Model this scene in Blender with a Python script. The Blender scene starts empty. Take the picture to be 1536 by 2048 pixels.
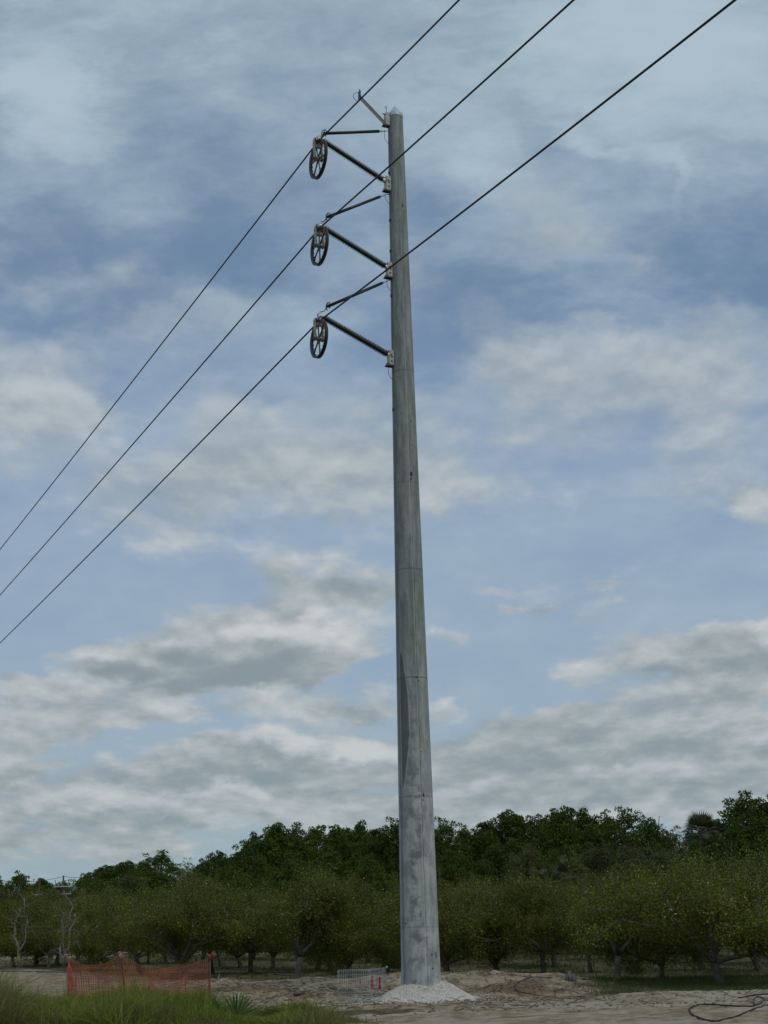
import bpy, math, random
import numpy as np
from mathutils import Vector, Matrix, Quaternion
R = math.radians
sc = bpy.context.scene
col = sc.collection

# ---------------------------------------------------------------- camera
TH, RHO, FPX, EYE = R(15.52), R(1.471), 2958.0, Vector((0, 0, 1.75))
CF = Vector((0, math.cos(TH), math.sin(TH)))
_u0 = Vector((0, -math.sin(TH), math.cos(TH)))
CU = math.cos(RHO) * _u0 + math.sin(RHO) * Vector((1, 0, 0))
CR = math.cos(RHO) * Vector((1, 0, 0)) - math.sin(RHO) * _u0
cd = bpy.data.cameras.new('camera')
cam = bpy.data.objects.new('camera', cd)
col.objects.link(cam)
cd.sensor_fit = 'VERTICAL'
cd.sensor_height = 36.0
cd.sensor_width = 27.0
cd.lens = 36.0 * FPX / 2048
cd.clip_start, cd.clip_end = 0.1, 20000
m = Matrix((CR, CU, -CF)).transposed().to_4x4()
m.translation = EYE
cam.matrix_world = m
sc.camera = cam

def ray(px, py):
    """direction seen at a pixel of the 1536 x 2048 photograph, used for surveying where things stand"""
    return CF + (px - 768) / FPX * CR + (1024 - py) / FPX * CU

def at(px, py, Y):
    d = ray(px, py)
    return EYE + d * (Y / d.y)

# ---------------------------------------------------------------- world
SUN_EL, SUN_AZ = R(52), R(138)     # sun high, behind the camera to its right (azimuth clockwise from +Y)
world = bpy.data.worlds.new("World")
sc.world = world
world.use_nodes = True
wt = world.node_tree
wt.nodes.clear()

class N:
    """small helper for writing shader maths"""
    def __init__(s, t): s.t = t
    def new(s, typ, **k):
        n = s.t.nodes.new(typ)
        for a, b in k.items(): setattr(n, a, b)
        return n
    def put(s, sock, v):
        if isinstance(v, bpy.types.NodeSocket): s.t.links.new(v, sock)
        else: sock.default_value = v
    def m(s, op, a, b=0.0, c=None, clamp=False):
        n = s.new('ShaderNodeMath', operation=op, use_clamp=clamp)
        s.put(n.inputs[0], a); s.put(n.inputs[1], b)
        if c is not None: s.put(n.inputs[2], c)
        return n.outputs[0]
    def v(s, op, a, b=None, c=None, out=0):
        n = s.new('ShaderNodeVectorMath', operation=op)
        s.put(n.inputs[0], a)
        if b is not None: s.put(n.inputs[1], b)
        if c is not None: s.put(n.inputs[2], c)
        return n.outputs[out]
    def xyz(s, x, y, z):
        n = s.new('ShaderNodeCombineXYZ')
        for i, q in enumerate((x, y, z)): s.put(n.inputs[i], q)
        return n.outputs[0]
    def sep(s, v):
        n = s.new('ShaderNodeSeparateXYZ'); s.put(n.inputs[0], v)
        return n.outputs
    def noise(s, vec, scale, detail=4, rough=.5, dist=0.0, lac=2.0, out=0):
        n = s.new('ShaderNodeTexNoise')
        s.put(n.inputs['Vector'], vec); s.put(n.inputs['Scale'], scale)
        s.put(n.inputs['Detail'], detail); s.put(n.inputs['Roughness'], rough)
        s.put(n.inputs['Lacunarity'], lac); s.put(n.inputs['Distortion'], dist)
        return n.outputs[out]
    def map(s, v, a, b, c=0.0, d=1.0, kind='SMOOTHSTEP'):
        n = s.new('ShaderNodeMapRange', interpolation_type=kind)
        for i, q in enumerate((v, a, b, c, d)): s.put(n.inputs[i], q)
        return n.outputs[0]
    def mix(s, f, a, b, blend='MIX'):
        n = s.new('ShaderNodeMix', data_type='RGBA', blend_type=blend)
        s.put(n.inputs[0], f); s.put(n.inputs[6], a); s.put(n.inputs[7], b)
        return n.outputs[2]
    def ramp(s, f, stops):
        n = s.new('ShaderNodeValToRGB')
        e = n.color_ramp.elements
        while len(e) < len(stops): e.new(.5)
        for i, (p, c) in enumerate(stops):
            e[i].position = p; e[i].color = (*c, 1)
        s.put(n.inputs[0], f)
        return n.outputs[0]

def srgb(r, g, b):
    f = lambda c: (c / 255 / 12.92) if c <= 10 else ((c / 255 + .055) / 1.055) ** 2.4
    return (f(r), f(g), f(b), 1.0)

w = N(wt)
tc = w.new('ShaderNodeTexCoord').outputs['Generated']
dx, dy, dz = w.sep(tc)[:]
ay = w.m('MAXIMUM', w.m('ABSOLUTE', dy), .12)
U_ = w.m('DIVIDE', dx, ay)
V_ = w.m('DIVIDE', w.m('MAXIMUM', dz, 0.0), ay)
uv = w.xyz(U_, V_, 0.0)
# gentle warp so that no cloud bank keeps a regular outline
w1 = w.noise(w.xyz(w.m('MULTIPLY', U_, 1.0), w.m('MULTIPLY', V_, 1.7), 3.1), 7.0, 6, .6, out=1)
w2 = w.noise(w.xyz(w.m('MULTIPLY', U_, 1.0), w.m('MULTIPLY', V_, 1.5), 9.1), 32.0, 4, .62, out=1)
uvw = w.v('MULTIPLY_ADD', w.v('SUBTRACT', w1, (.5, .5, .5)), (.15, .075, 0), uv)
uvw = w.v('MULTIPLY_ADD', w.v('SUBTRACT', w2, (.5, .5, .5)), (.036, .022, 0), uvw)

def bank(px, py, rx, ry, amp, vec=None):
    """a cloud bank (or a gap) in a direction of the sky"""
    d = ray(px, py)
    u, v = d.x / d.y, d.z / d.y
    sx, sy = rx / FPX * 1.05, ry / FPX * (1 + v * v)
    t = w.v('LENGTH', w.v('MULTIPLY_ADD', uvw if vec is None else vec, (1 / sx, 1 / sy, 0), (-u / sx, -v / sy, 0)), out=1)
    return w.map(t, 0.0, 1.75, amp, 0.0)

def total(lst):
    s = None
    for b in lst:
        q = bank(*b)
        s = q if s is None else w.m('ADD', s, q)
    return s
#@SKY
# heavier cumulus cover: (centre, radii, amount); negative = opening to the blue
PUFF = [
 (300,1560,420,60,.22),(1150,1540,420,90,.22),(620,420,500,120,.10),(1250,560,400,90,.10),(1150,1050,330,70,.16),(200,960,180,60,.16),(1050,800,200,60,.14),(450,1120,260,60,.12),(1150,900,300,90,.14),(300,1000,260,80,.16),(1000,1180,260,50,.12),(250,700,160,60,.14),(500,1660,600,40,.22),(1200,1640,500,40,.3),(480,1440,240,40,.15),(200,1600,260,14,.2),(700,1640,300,16,.3),(1000,1660,300,14,.2),(1300,1610,260,14,.2),
 (40,790,170,110,.62),(130,840,110,50,.2),(120,570,70,40,.3),(90,470,120,40,.25),(330,640,190,60,.22),(250,560,60,35,.2),
 (560,830,250,90,.42),(700,960,240,70,.42),(470,960,230,90,.35),(330,1060,160,50,.2),(880,900,110,110,.2),
 (1320,740,330,75,.55),(1060,700,130,60,.32),(1480,650,140,50,.3),(980,620,70,40,.25),(1440,850,200,60,.3),(1100,880,90,50,.2),(850,540,60,40,.2),
 (1110,430,110,70,.46),(1210,490,120,50,.34),(1500,1000,70,45,.5),(1380,950,160,50,.2),
 (640,1140,150,55,.5),(740,1180,110,40,.45),
 (430,1240,160,60,.5),(600,1270,150,70,.5),(220,1300,130,55,.6),(420,1320,200,45,.55),(560,1340,120,40,.5),(150,1330,70,30,.3),
 (60,1450,170,60,.55),(30,1530,120,25,.4),(320,1420,150,50,.45),(70,1385,120,14,.3),(330,1375,110,16,.3),
 (600,1495,150,42,.75),(720,1500,90,40,.6),(450,1540,200,35,.4),(700,1400,160,30,.4),(600,1405,90,12,.2),
 (130,1590,130,30,.45),(290,1590,90,28,.6),(460,1590,120,26,.6),(620,1590,120,26,.5),(760,1590,90,22,.45),
 (250,1640,260,16,.3),(60,1650,130,22,.35),(340,1690,80,22,.55),(100,1690,140,14,.25),(420,1650,130,14,.25),
 (950,1600,150,30,.5),(1100,1465,140,50,.5),(920,1500,120,45,.4),(1200,1450,110,40,.5),(1250,1520,300,50,.5),(1480,1480,160,60,.5),(1340,1580,200,30,.55),(1100,1580,160,30,.4),(1480,1580,100,40,.5),
 (1400,1300,230,45,.55),(1500,1250,70,45,.7),(1250,1330,180,25,.35),(1350,1390,220,40,.4),(1480,1340,120,60,.5),
 (1150,1175,40,10,.25),(1080,1218,34,9,.3),(1200,1225,45,22,.25),(1000,1180,40,14,.2),(880,1290,70,14,.3),(910,1380,50,24,.3),(860,1150,40,50,.2),(950,1290,30,8,.2),(1330,1110,120,30,.15),
 (450,1465,130,22,-.3),(700,1350,130,20,-.3),(120,1250,150,60,-.4),(850,1370,60,20,-.1),(1100,1340,200,40,-.35),(230,1490,120,14,-.2),(470,1150,90,60,-.25),(200,1140,200,70,-.25),(1100,1080,300,60,-.35),(1370,1190,160,50,-.3)]
# thin high veil: where it is whiter / where the blue deepens
VEIL = [(110,205,80,100,.6),(1400,90,260,170,.42),(1200,130,200,90,.12),(600,200,200,120,.14),(300,60,200,80,.08),(1130,60,120,60,.1),
 (1175,265,50,34,.3),(1270,290,90,14,.3),(1350,312,60,16,.18),(1388,350,16,55,.16),(280,270,90,40,.15),(880,100,200,70,.06),(700,480,400,40,-.02),
 (500,350,260,90,-.16),(250,440,260,60,-.22),(60,520,150,60,-.4),(400,520,300,60,-.25),(950,590,170,60,-.42),(1450,520,200,80,-.34),(1300,470,200,40,-.12),(700,560,140,50,-.2),
 (880,430,80,90,-.16),(420,440,130,50,-.16),(150,640,120,30,-.2),(1240,640,160,30,-.2),(1480,220,140,90,.08),(330,560,200,60,-.2),(1180,370,180,40,-.05)]

puff = total(PUFF)
veil = total(VEIL)
k = w.m('DIVIDE', 1.0, w.m('ADD', V_, .30))
def plane(dv=0.0):
    vv = w.m('ADD', V_, dv)
    kk = w.m('DIVIDE', 1.0, w.m('ADD', vv, .30))
    return w.xyz(w.m('MULTIPLY', U_, kk), kk, 4.7)
def billow(p, scale, smooth):
    n_ = w.new('ShaderNodeTexVoronoi', feature='SMOOTH_F1', voronoi_dimensions='2D')
    w.put(n_.inputs['Vector'], p); n_.inputs['Scale'].default_value = scale
    n_.inputs['Smoothness'].default_value = smooth; n_.inputs['Randomness'].default_value = 1.0
    n_.inputs['Detail'].default_value = 2.0; n_.inputs['Roughness'].default_value = .45
    return w.m('SUBTRACT', 1.0, n_.outputs['Distance'])
def fbm(dv):
    p = plane(dv)
    a = w.noise(p, 8.0, 10, .56, .15)
    c = billow(p, 11.0, .8)
    d = w.noise(p, 34.0, 5, .62, .1)
    return w.m('MULTIPLY_ADD', d, .22, w.m('MULTIPLY_ADD', c, .24, w.m('MULTIPLY', a, .72)))
f0 = fbm(0.0)
f1 = fbm(.010)
f2 = fbm(.035)
back = w.map(dy, -.1, .15, .34, 0.0)                # out of the photograph's view the cover is even
dens = w.m('ADD', w.m('ADD', w.m('ADD', f0, .045), puff), back)
# banks near the horizon have crisper edges than the ones overhead
soft = w.map(V_, .08, .6, .44, .70)
cov = w.map(dens, .64, w.m('ADD', .64, soft))
# towering parts catch the light on their upper side, their bases are grey
BR = [(30,770,150,90,.45),(1500,1245,50,35,.6),(600,1475,130,22,.9),(700,1485,80,20,.6),(560,1255,120,26,.55),(640,1230,60,16,.35),(290,1583,60,18,.6),(460,1585,90,12,.6),(160,1580,80,14,.45),(340,1685,50,14,.4),
 (650,1590,140,14,.35),(1180,1440,60,20,.45),(1350,1570,110,14,.35),(1480,1470,70,20,.35),(900,1590,110,20,.35),(1320,720,260,50,.25),(1500,990,50,30,.35),(680,950,160,40,.2),(80,1440,90,30,.25),(400,1210,90,18,.15),(680,1120,80,16,.2),(400,1395,100,20,.2),
 (420,1345,250,22,-.5),(200,1335,120,16,-.45),(330,1290,110,22,-.4),(520,1355,90,12,-.3),(540,1180,60,20,-.25),(740,1200,90,14,-.2),(90,1535,170,16,-.35),(150,1500,60,10,-.2),(560,1550,260,16,-.35),(640,1480,22,22,-.4),(1000,1440,120,16,-.3),(1330,1350,220,22,-.3),(1200,1530,280,14,-.3),(1050,1550,240,14,-.25),(1440,1420,130,20,-.25),(200,1665,260,12,-.15),(700,1410,130,16,-.2),(900,1460,60,12,-.2),(1080,1218,30,9,-.3)]
lit = w.m('MULTIPLY', w.map(V_, .06, .34, 1.0, .9), w.m('ADD', w.m('MULTIPLY', w.m('SUBTRACT', f0, f1), 2.2), w.m('MULTIPLY', w.m('SUBTRACT', f0, f2), 1.1)))
lit = w.m('ADD', lit, w.m('MULTIPLY', total(BR), 1.15))
# thin edges stay light, the thick middle of a bank greys
lit = w.m('ADD', lit, w.map(dens, .72, 1.6, .20, -.30, 'LINEAR'))
shade = w.map(lit, -.95, 1.15, 0.0, 1.0, 'SMOOTHSTEP')

sky = w.new('ShaderNodeTexSky', sky_type='NISHITA', sun_disc=False)
sky.sun_elevation, sky.sun_rotation = SUN_EL, SUN_AZ
sky.altitude, sky.air_density, sky.dust_density, sky.ozone_density = 0, 1.0, 1.6, 1.6
SKY_K = .10
blue = w.v('SCALE', sky.outputs[0]); blue.node.inputs[3].default_value = SKY_K
# thin altostratus veil over the whole sky, thicker and paler lower down
vn = w.noise(plane(), 3.4, 8, .58, .1)
vn2 = w.noise(w.xyz(w.m('MULTIPLY', U_, 5.0), w.m('MULTIPLY', V_, 11.0), 1.3), 1.5, 8, .60, .25)
vt = w.m('ADD', w.m('MULTIPLY', w.m('SUBTRACT', vn, .5), .95), w.m('MULTIPLY', w.m('SUBTRACT', vn2, .5), 1.15))
vn3 = w.noise(w.v('ADD', w.xyz(w.m('MULTIPLY', U_, 16.0), w.m('MULTIPLY', V_, 30.0), 5.3), w.v('SCALE', w1)), 1.0, 7, .62, .1)
vt = w.m('ADD', vt, w.m('MULTIPLY', w.m('SUBTRACT', vn3, .5), .9))
vt = w.m('ADD', vt, veil)
hi = w.map(V_, .36, .72, 0.0, .26, 'SMOOTHSTEP')
vt = w.m('ADD', vt, w.m('ADD', hi, .46))
vcol = w.ramp(V_, [(0.0, srgb(152,174,180)[:3]), (.16, srgb(157,177,192)[:3]), (.34, srgb(153,173,194)[:3]), (.62, srgb(154,174,188)[:3])])
deep = w.ramp(V_, [(0.0, srgb(142,165,176)[:3]), (.14, srgb(146,167,188)[:3]), (.30, srgb(138,160,188)[:3]), (.44, srgb(108,134,164)[:3]), (.7, srgb(124,145,168)[:3])])
clear = w.mix(.86, blue, deep)
vcov = w.m('ADD', w.map(vt, .0, .95, 0.0, 1.0), w.map(V_, .0, .16, .35, 0.0), clamp=True)
base = w.mix(vcov, clear, vcol)
base = w.mix(w.map(vt, .62, 1.25, 0.0, .8), base, srgb(176,194,208))
white = w.ramp(V_, [(0.0, srgb(184,190,192)[:3]), (.2, srgb(210,212,212)[:3]), (.6, srgb(182,192,199)[:3])])
grey = w.ramp(V_, [(0.0, srgb(138,152,159)[:3]), (.2, srgb(133,146,151)[:3]), (.45, srgb(138,156,166)[:3])])
cc = w.mix(shade, grey, white)
opac = w.map(V_, .15, .5, .88, .78)
final = w.mix(w.m('MULTIPLY', cov, opac), base, cc)
bg = w.new('ShaderNodeBackground')
wt.links.new(final, bg.inputs[0])
bg.inputs[1].default_value = 1.0
wo = w.new('ShaderNodeOutputWorld')
wt.links.new(bg.outputs[0], wo.inputs[0])
world.cycles.sampling_method = 'MANUAL'
world.cycles.sample_map_resolution = 512

# ---------------------------------------------------------------- sun behind thin cloud
sl = bpy.data.lights.new('sun', 'SUN')
sl.energy = 1.0
sl.angle = R(12)
sl.color = (1.0, .95, .86)
sun = bpy.data.objects.new('sun', sl)
col.objects.link(sun)
sd = Vector((math.sin(SUN_AZ) * math.cos(SUN_EL), math.cos(SUN_AZ) * math.cos(SUN_EL), math.sin(SUN_EL)))
sun.rotation_euler = sd.to_track_quat('Z', 'Y').to_euler()
sc.view_settings.view_transform = 'Standard'
sc.view_settings.look = 'None'
sc.view_settings.exposure = 0
sc.view_settings.gamma = 1
sc.render.engine = 'CYCLES'
# ================================================================= helpers
def finish(name, me, mats, parent, smooth=True):
    o = bpy.data.objects.new(name, me)
    col.objects.link(o)
    for mt in (mats if isinstance(mats, (list, tuple)) else [mats]): me.materials.append(mt)
    if smooth and len(me.polygons): me.polygons.foreach_set('use_smooth', [True] * len(me.polygons))
    if parent is not None: o.parent = parent
    return o

class MB:
    """collects shapes into one mesh"""
    def __init__(s): s.v, s.f, s.mi, s.cur = [], [], [], 0
    def add(s, vs, fs):
        b = len(s.v); s.v.extend(tuple(p) for p in vs)
        s.f.extend(tuple(i + b for i in f) for f in fs); s.mi.extend([s.cur] * len(fs))
    def box(s, c, size, rot=None):
        hx, hy, hz = [q / 2 for q in size]
        P = [Vector((x, y, z)) for x in (-hx, hx) for y in (-hy, hy) for z in (-hz, hz)]
        if rot is not None: P = [rot @ p for p in P]
        c = Vector(c)
        s.add([p + c for p in P], [(0, 1, 3, 2), (4, 6, 7, 5), (0, 4, 5, 1), (2, 3, 7, 6), (0, 2, 6, 4), (1, 5, 7, 3)])
    def tube(s, pts, rad, n=6, cap=True, closed=False):
        pts = [Vector(p) for p in pts]
        if not hasattr(rad, '__len__'): rad = [rad] * len(pts)
        L = len(pts); rings = []; ref = None
        for i in range(L):
            if closed: t = pts[(i + 1) % L] - pts[i - 1]
            else: t = pts[min(i + 1, L - 1)] - pts[max(i - 1, 0)]
            if t.length < 1e-9: t = Vector((0, 0, 1))
            t.normalize()
            if ref is None:
                ref = Vector((0, 0, 1)) if abs(t.z) < .9 else Vector((1, 0, 0))
            a = (ref - t * ref.dot(t))
            if a.length < 1e-5: a = t.orthogonal()
            a.normalize(); b = t.cross(a); ref = a
            rings.append([pts[i] + (a * math.cos(2 * math.pi * k / n) + b * math.sin(2 * math.pi * k / n)) * rad[i] for k in range(n)])
        vs = [p for r in rings for p in r]; fs = []
        for i in range(L if closed else L - 1):
            j = (i + 1) % L
            for k in range(n):
                fs.append((i * n + k, i * n + (k + 1) % n, j * n + (k + 1) % n, j * n + k))
        if cap and not closed:
            fs.append(tuple(reversed(range(n)))); fs.append(tuple((L - 1) * n + k for k in range(n)))
        s.add(vs, fs)
    def lathe(s, a, b, prof, n=16):
        """prof = (t along a->b in metres, radius)"""
        a, b = Vector(a), Vector(b); ax = (b - a).normalized()
        u = ax.orthogonal().normalized(); w_ = ax.cross(u)
        vs = []
        for t, r in prof:
            for k in range(n):
                an = 2 * math.pi * k / n
                vs.append(a + ax * t + (u * math.cos(an) + w_ * math.sin(an)) * r)
        fs = []
        for i in range(len(prof) - 1):
            for k in range(n):
                fs.append((i * n + k, i * n + (k + 1) % n, (i + 1) * n + (k + 1) % n, (i + 1) * n + k))
        fs.append(tuple(reversed(range(n)))); fs.append(tuple((len(prof) - 1) * n + k for k in range(n)))
        s.add(vs, fs)
    def mesh(s, name):
        me = bpy.data.meshes.new(name)
        me.from_pydata(s.v, [], s.f)
        if any(s.mi): me.polygons.foreach_set('material_index', s.mi)
        me.update()
        return me
    def build(s, name, mat, parent=None, smooth=True):
        return finish(name, s.mesh(name), mat, parent, smooth)

def np_mesh(name, V, nper, F=None):
    """V (n,3); faces of nper consecutive verts, or index array F (m,nper)"""
    me = bpy.data.meshes.new(name)
    V = np.ascontiguousarray(V, dtype=np.float32)
    if F is None: F = np.arange(len(V), dtype=np.int32).reshape(-1, nper)
    F = np.ascontiguousarray(F, dtype=np.int32)
    me.vertices.add(len(V)); me.vertices.foreach_set('co', V.ravel())
    me.loops.add(F.size); me.loops.foreach_set('vertex_index', F.ravel())
    me.polygons.add(len(F)); me.polygons.foreach_set('loop_start', np.arange(0, F.size, nper, dtype=np.int32))
    me.update(calc_edges=True)
    return me

def thing(name, label, cat, loc=(0, 0, 0), rz=0, group=None, scale=1.0):
    o = bpy.data.objects.new(name, None); col.objects.link(o)
    o.empty_display_size = .3
    o.location = loc; o.rotation_euler = (0, 0, rz); o.scale = (scale,) * 3
    o['label'] = label; o['category'] = cat
    if group: o['group'] = group
    return o

def tag(o, label=None, cat=None, group=None, kind=None):
    if label: o['label'] = label
    if cat: o['category'] = cat
    if group: o['group'] = group
    if kind: o['kind'] = kind
    return o

def copy_thing(root, loc, rz, label, scale=1.0, kids=None):
    r = root.copy(); col.objects.link(r)
    r.location = loc; r.rotation_euler = (0, 0, rz)
    r.scale = scale if hasattr(scale, '__len__') else (scale,) * 3
    r['label'] = label
    for ch in (kids if kids is not None else root.children):
        c = ch.copy(); col.objects.link(c); c.parent = r
    return r

# ----------------------------------------------------------------- materials
def material(name):
    mt = bpy.data.materials.new(name); mt.use_nodes = True
    t = mt.node_tree
    return mt, N(t), t.nodes['Principled BSDF']

def plain(name, c, rough=.6, metal=0.0, var=.25, scale=6.0, bump=0.0, c2=None):
    mt, n, b = material(name)
    g = n.new('ShaderNodeTexCoord').outputs['Object']
    q = n.noise(g, scale, 6, .6)
    f = n.map(q, .3, .7)
    c2 = c2 or tuple(x * (1 - var) for x in c[:3])
    n.put(b.inputs['Base Color'], n.mix(f, (*c2[:3], 1), (*c[:3], 1)))
    b.inputs['Roughness'].default_value = rough
    b.inputs['Metallic'].default_value = metal
    if bump:
        bp = n.new('ShaderNodeBump'); bp.inputs['Strength'].default_value = bump
        n.put(bp.inputs['Height'], n.noise(g, scale * 4, 5, .6)); n.put(b.inputs['Normal'], bp.outputs[0])
    return mt

def leaf_mat(name, a, b_, c, trans=.25, rough=.5, spec=.35, obj_var=.25, clump=.7):
    """leaf colour differs per leaf and a little per tree"""
    mt, n, b = material(name)
    geo = n.new('ShaderNodeNewGeometry'); oi = n.new('ShaderNodeObjectInfo')
    rnd = geo.outputs['Random Per Island']
    cc = n.ramp(rnd, [(0.0, a), (.55, b_), (.93, b_), (1.0, c)])
    cl = n.noise(n.new('ShaderNodeTexCoord').outputs['Object'], 1.3, 3, .5)
    v = n.m('ADD', n.m('MULTIPLY', n.m('SUBTRACT', oi.outputs['Random'], .5), obj_var), n.m('ADD', n.m('MULTIPLY', n.m('SUBTRACT', cl, .5), clump), 1.0))
    cc = n.v('SCALE', cc); cc.node.inputs[3].default_value = 1; n.put(cc.node.inputs[3], v)
    n.put(b.inputs['Base Color'], cc)
    b.inputs['Roughness'].default_value = rough
    b.inputs['Specular IOR Level'].default_value = spec
    if trans:
        t = n.new('ShaderNodeBsdfTranslucent'); n.put(t.inputs[0], cc)
        mx = n.new('ShaderNodeMixShader'); mx.inputs[0].default_value = trans
        out = mt.node_tree.nodes['Material Output']
        mt.node_tree.links.new(b.outputs[0], mx.inputs[1]); mt.node_tree.links.new(t.outputs[0], mx.inputs[2])
        mt.node_tree.links.new(mx.outputs[0], out.inputs[0])
    return mt

M = {}
M['galv'] = plain('galvanised_steel', (.58, .61, .63), .38, .45, .3, 9)
M['plate'] = plain('zinc_plate', (.40, .41, .39), .55, .3, .3, 9)
M['arm'] = plain('dull_galvanised_angle', (.15, .155, .15), .5, .3, .35, 9)
M['dark_metal'] = plain('weathered_steel', (.10, .10, .10), .5, .6, .35, 14)
M['rubber'] = plain('silicone_rubber', (.018, .020, .020), .5, 0, .3, 20)
M['shed'] = plain('insulator_sheds', (.030, .036, .030), .45, 0, .3, 20)
M['alu'] = plain('cast_aluminium_block', (.36, .34, .29), .5, .3, .4, 11, c2=(.20, .185, .16))
M['alud'] = plain('dark_cast_sheave', (.11, .105, .10), .5, .45, .4, 11, c2=(.05, .05, .05))
M['tread'] = plain('neoprene_sheave_lining', (.022, .022, .022), .7, 0, .3, 9)
M['cable'] = plain('stranded_conductor', (.022, .021, .022), .55, .3, .3, 3)
M['hose'] = plain('black_polythene_hose', (.013, .011, .011), .85, 0, .35, 5)
M['orange'] = plain('orange_plastic_net', (.42, .125, .060), .7, 0, .4, 2.5, c2=(.30, .095, .055))
M['orange_hot'] = plain('bunched_orange_net', (.36, .075, .04), .6, 0, .3, 6)
M['rust'] = plain('rusty_steel_stake', (.085, .045, .032), .8, .1, .4, 12)
M['wire'] = plain('galvanised_wire', (.46, .50, .50), .5, .2, .3, 5)
M['red_tape'] = plain('red_tape', (.30, .02, .035), .6, 0, .35, 7)
M['pale_tape'] = plain('faded_pink_tape', (.45, .24, .2), .7, 0, .25, 7)
M['bark'] = plain('citrus_bark', (.13, .12, .095), .9, 0, .6, 5, .4)
M['deadwood'] = plain('bleached_dead_wood', (.24, .22, .185), .9, 0, .5, 6, .3)
M['oakbark'] = plain('forest_bark', (.07, .06, .05), .95, 0, .5, 3, .3)
M['twig'] = plain('dry_twigs', (.16, .13, .10), .9, 0, .6, 1.7)
M['poletimber'] = plain('weathered_timber', (.07, .06, .05), .9, 0, .4, 3)
M['ceram'] = plain('pale_crossarm', (.42, .42, .38), .6, 0, .2, 3)
M['orchard'] = leaf_mat('citrus_leaves', (.062, .077, .012), (.128, .145, .021), (.40, .37, .12), .30, .6, .14)
M['forest'] = leaf_mat('oak_leaves', (.030, .058, .011), (.070, .110, .020), (.13, .16, .04), .20, .7, .08, .35)
M['forest_light'] = leaf_mat('bright_oak_leaves', (.044, .080, .013), (.100, .142, .026), (.16, .19, .05), .20, .7, .08, .3)
M['forest_olive'] = leaf_mat('willow_leaves', (.055, .066, .024), (.105, .112, .042), (.17, .16, .07), .2, .6, .2, .3)
M['pale'] = leaf_mat('pale_leaves', (.16, .19, .09), (.22, .26, .12), (.32, .35, .2), .3, .6, .2)
M['palm'] = leaf_mat('palm_fronds', (.05, .062, .026), (.105, .115, .052), (.2, .2, .11), .15, .5, .3)
M['palmetto'] = leaf_mat('palmetto_blades', (.055, .105, .022), (.10, .17, .036), (.10, .15, .05), .2, .45, .4)
M['grass'] = leaf_mat('tall_grass_blades', (.095, .125, .016), (.220, .265, .045), (.46, .40, .16), .42, .6, .12, .25, .95)
M['drygrass'] = leaf_mat('brown_grass_blades', (.12, .108, .036), (.215, .185, .075), (.38, .32, .17), .25, .7, .2)
M['lowgrass'] = leaf_mat('short_grass_blades', (.048, .072, .016), (.090, .122, .028), (.16, .14, .07), .25, .6, .25)
# ================================================================= ground
DR = Vector((-.425, .905, 0)).normalized()          # the power line and the orchard rows run this way
NR = Vector((DR.y, -DR.x, 0))                        # across the rows, away from the clearing
rng = np.random.default_rng(7)

def lattice(seed, n=256):
    r = np.random.default_rng(seed); return r.random((n, n))
_L = [lattice(i) for i in range(6)]
def vnoise(x, y, k=0):
    g = _L[k]; xi = np.floor(x).astype(int); yi = np.floor(y).astype(int)
    fx = x - xi; fy = y - yi; fx = fx * fx * (3 - 2 * fx); fy = fy * fy * (3 - 2 * fy)
    a = g[xi % 256, yi % 256]; b = g[(xi + 1) % 256, yi % 256]; c = g[xi % 256, (yi + 1) % 256]; d = g[(xi + 1) % 256, (yi + 1) % 256]
    return (a * (1 - fx) + b * fx) * (1 - fy) + (c * (1 - fx) + d * fx) * fy - .5
def fb(x, y, sc_, oct=4, k=0):
    s = 0; a = 1.0
    for i in range(oct):
        s = s + a * vnoise(x * sc_ + 31.7 * i, y * sc_ + 11.3 * i, (k + i) % 6); sc_ *= 2.03; a *= .52
    return s
def sstep(a, b, x):
    t = np.clip((x - a) / (b - a), 0, 1); return t * t * (3 - 2 * t)
def bump_at(x, y, cx, cy, sx, sy): return np.exp(-((x - cx) / sx) ** 2 - ((y - cy) / sy) ** 2)

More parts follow.
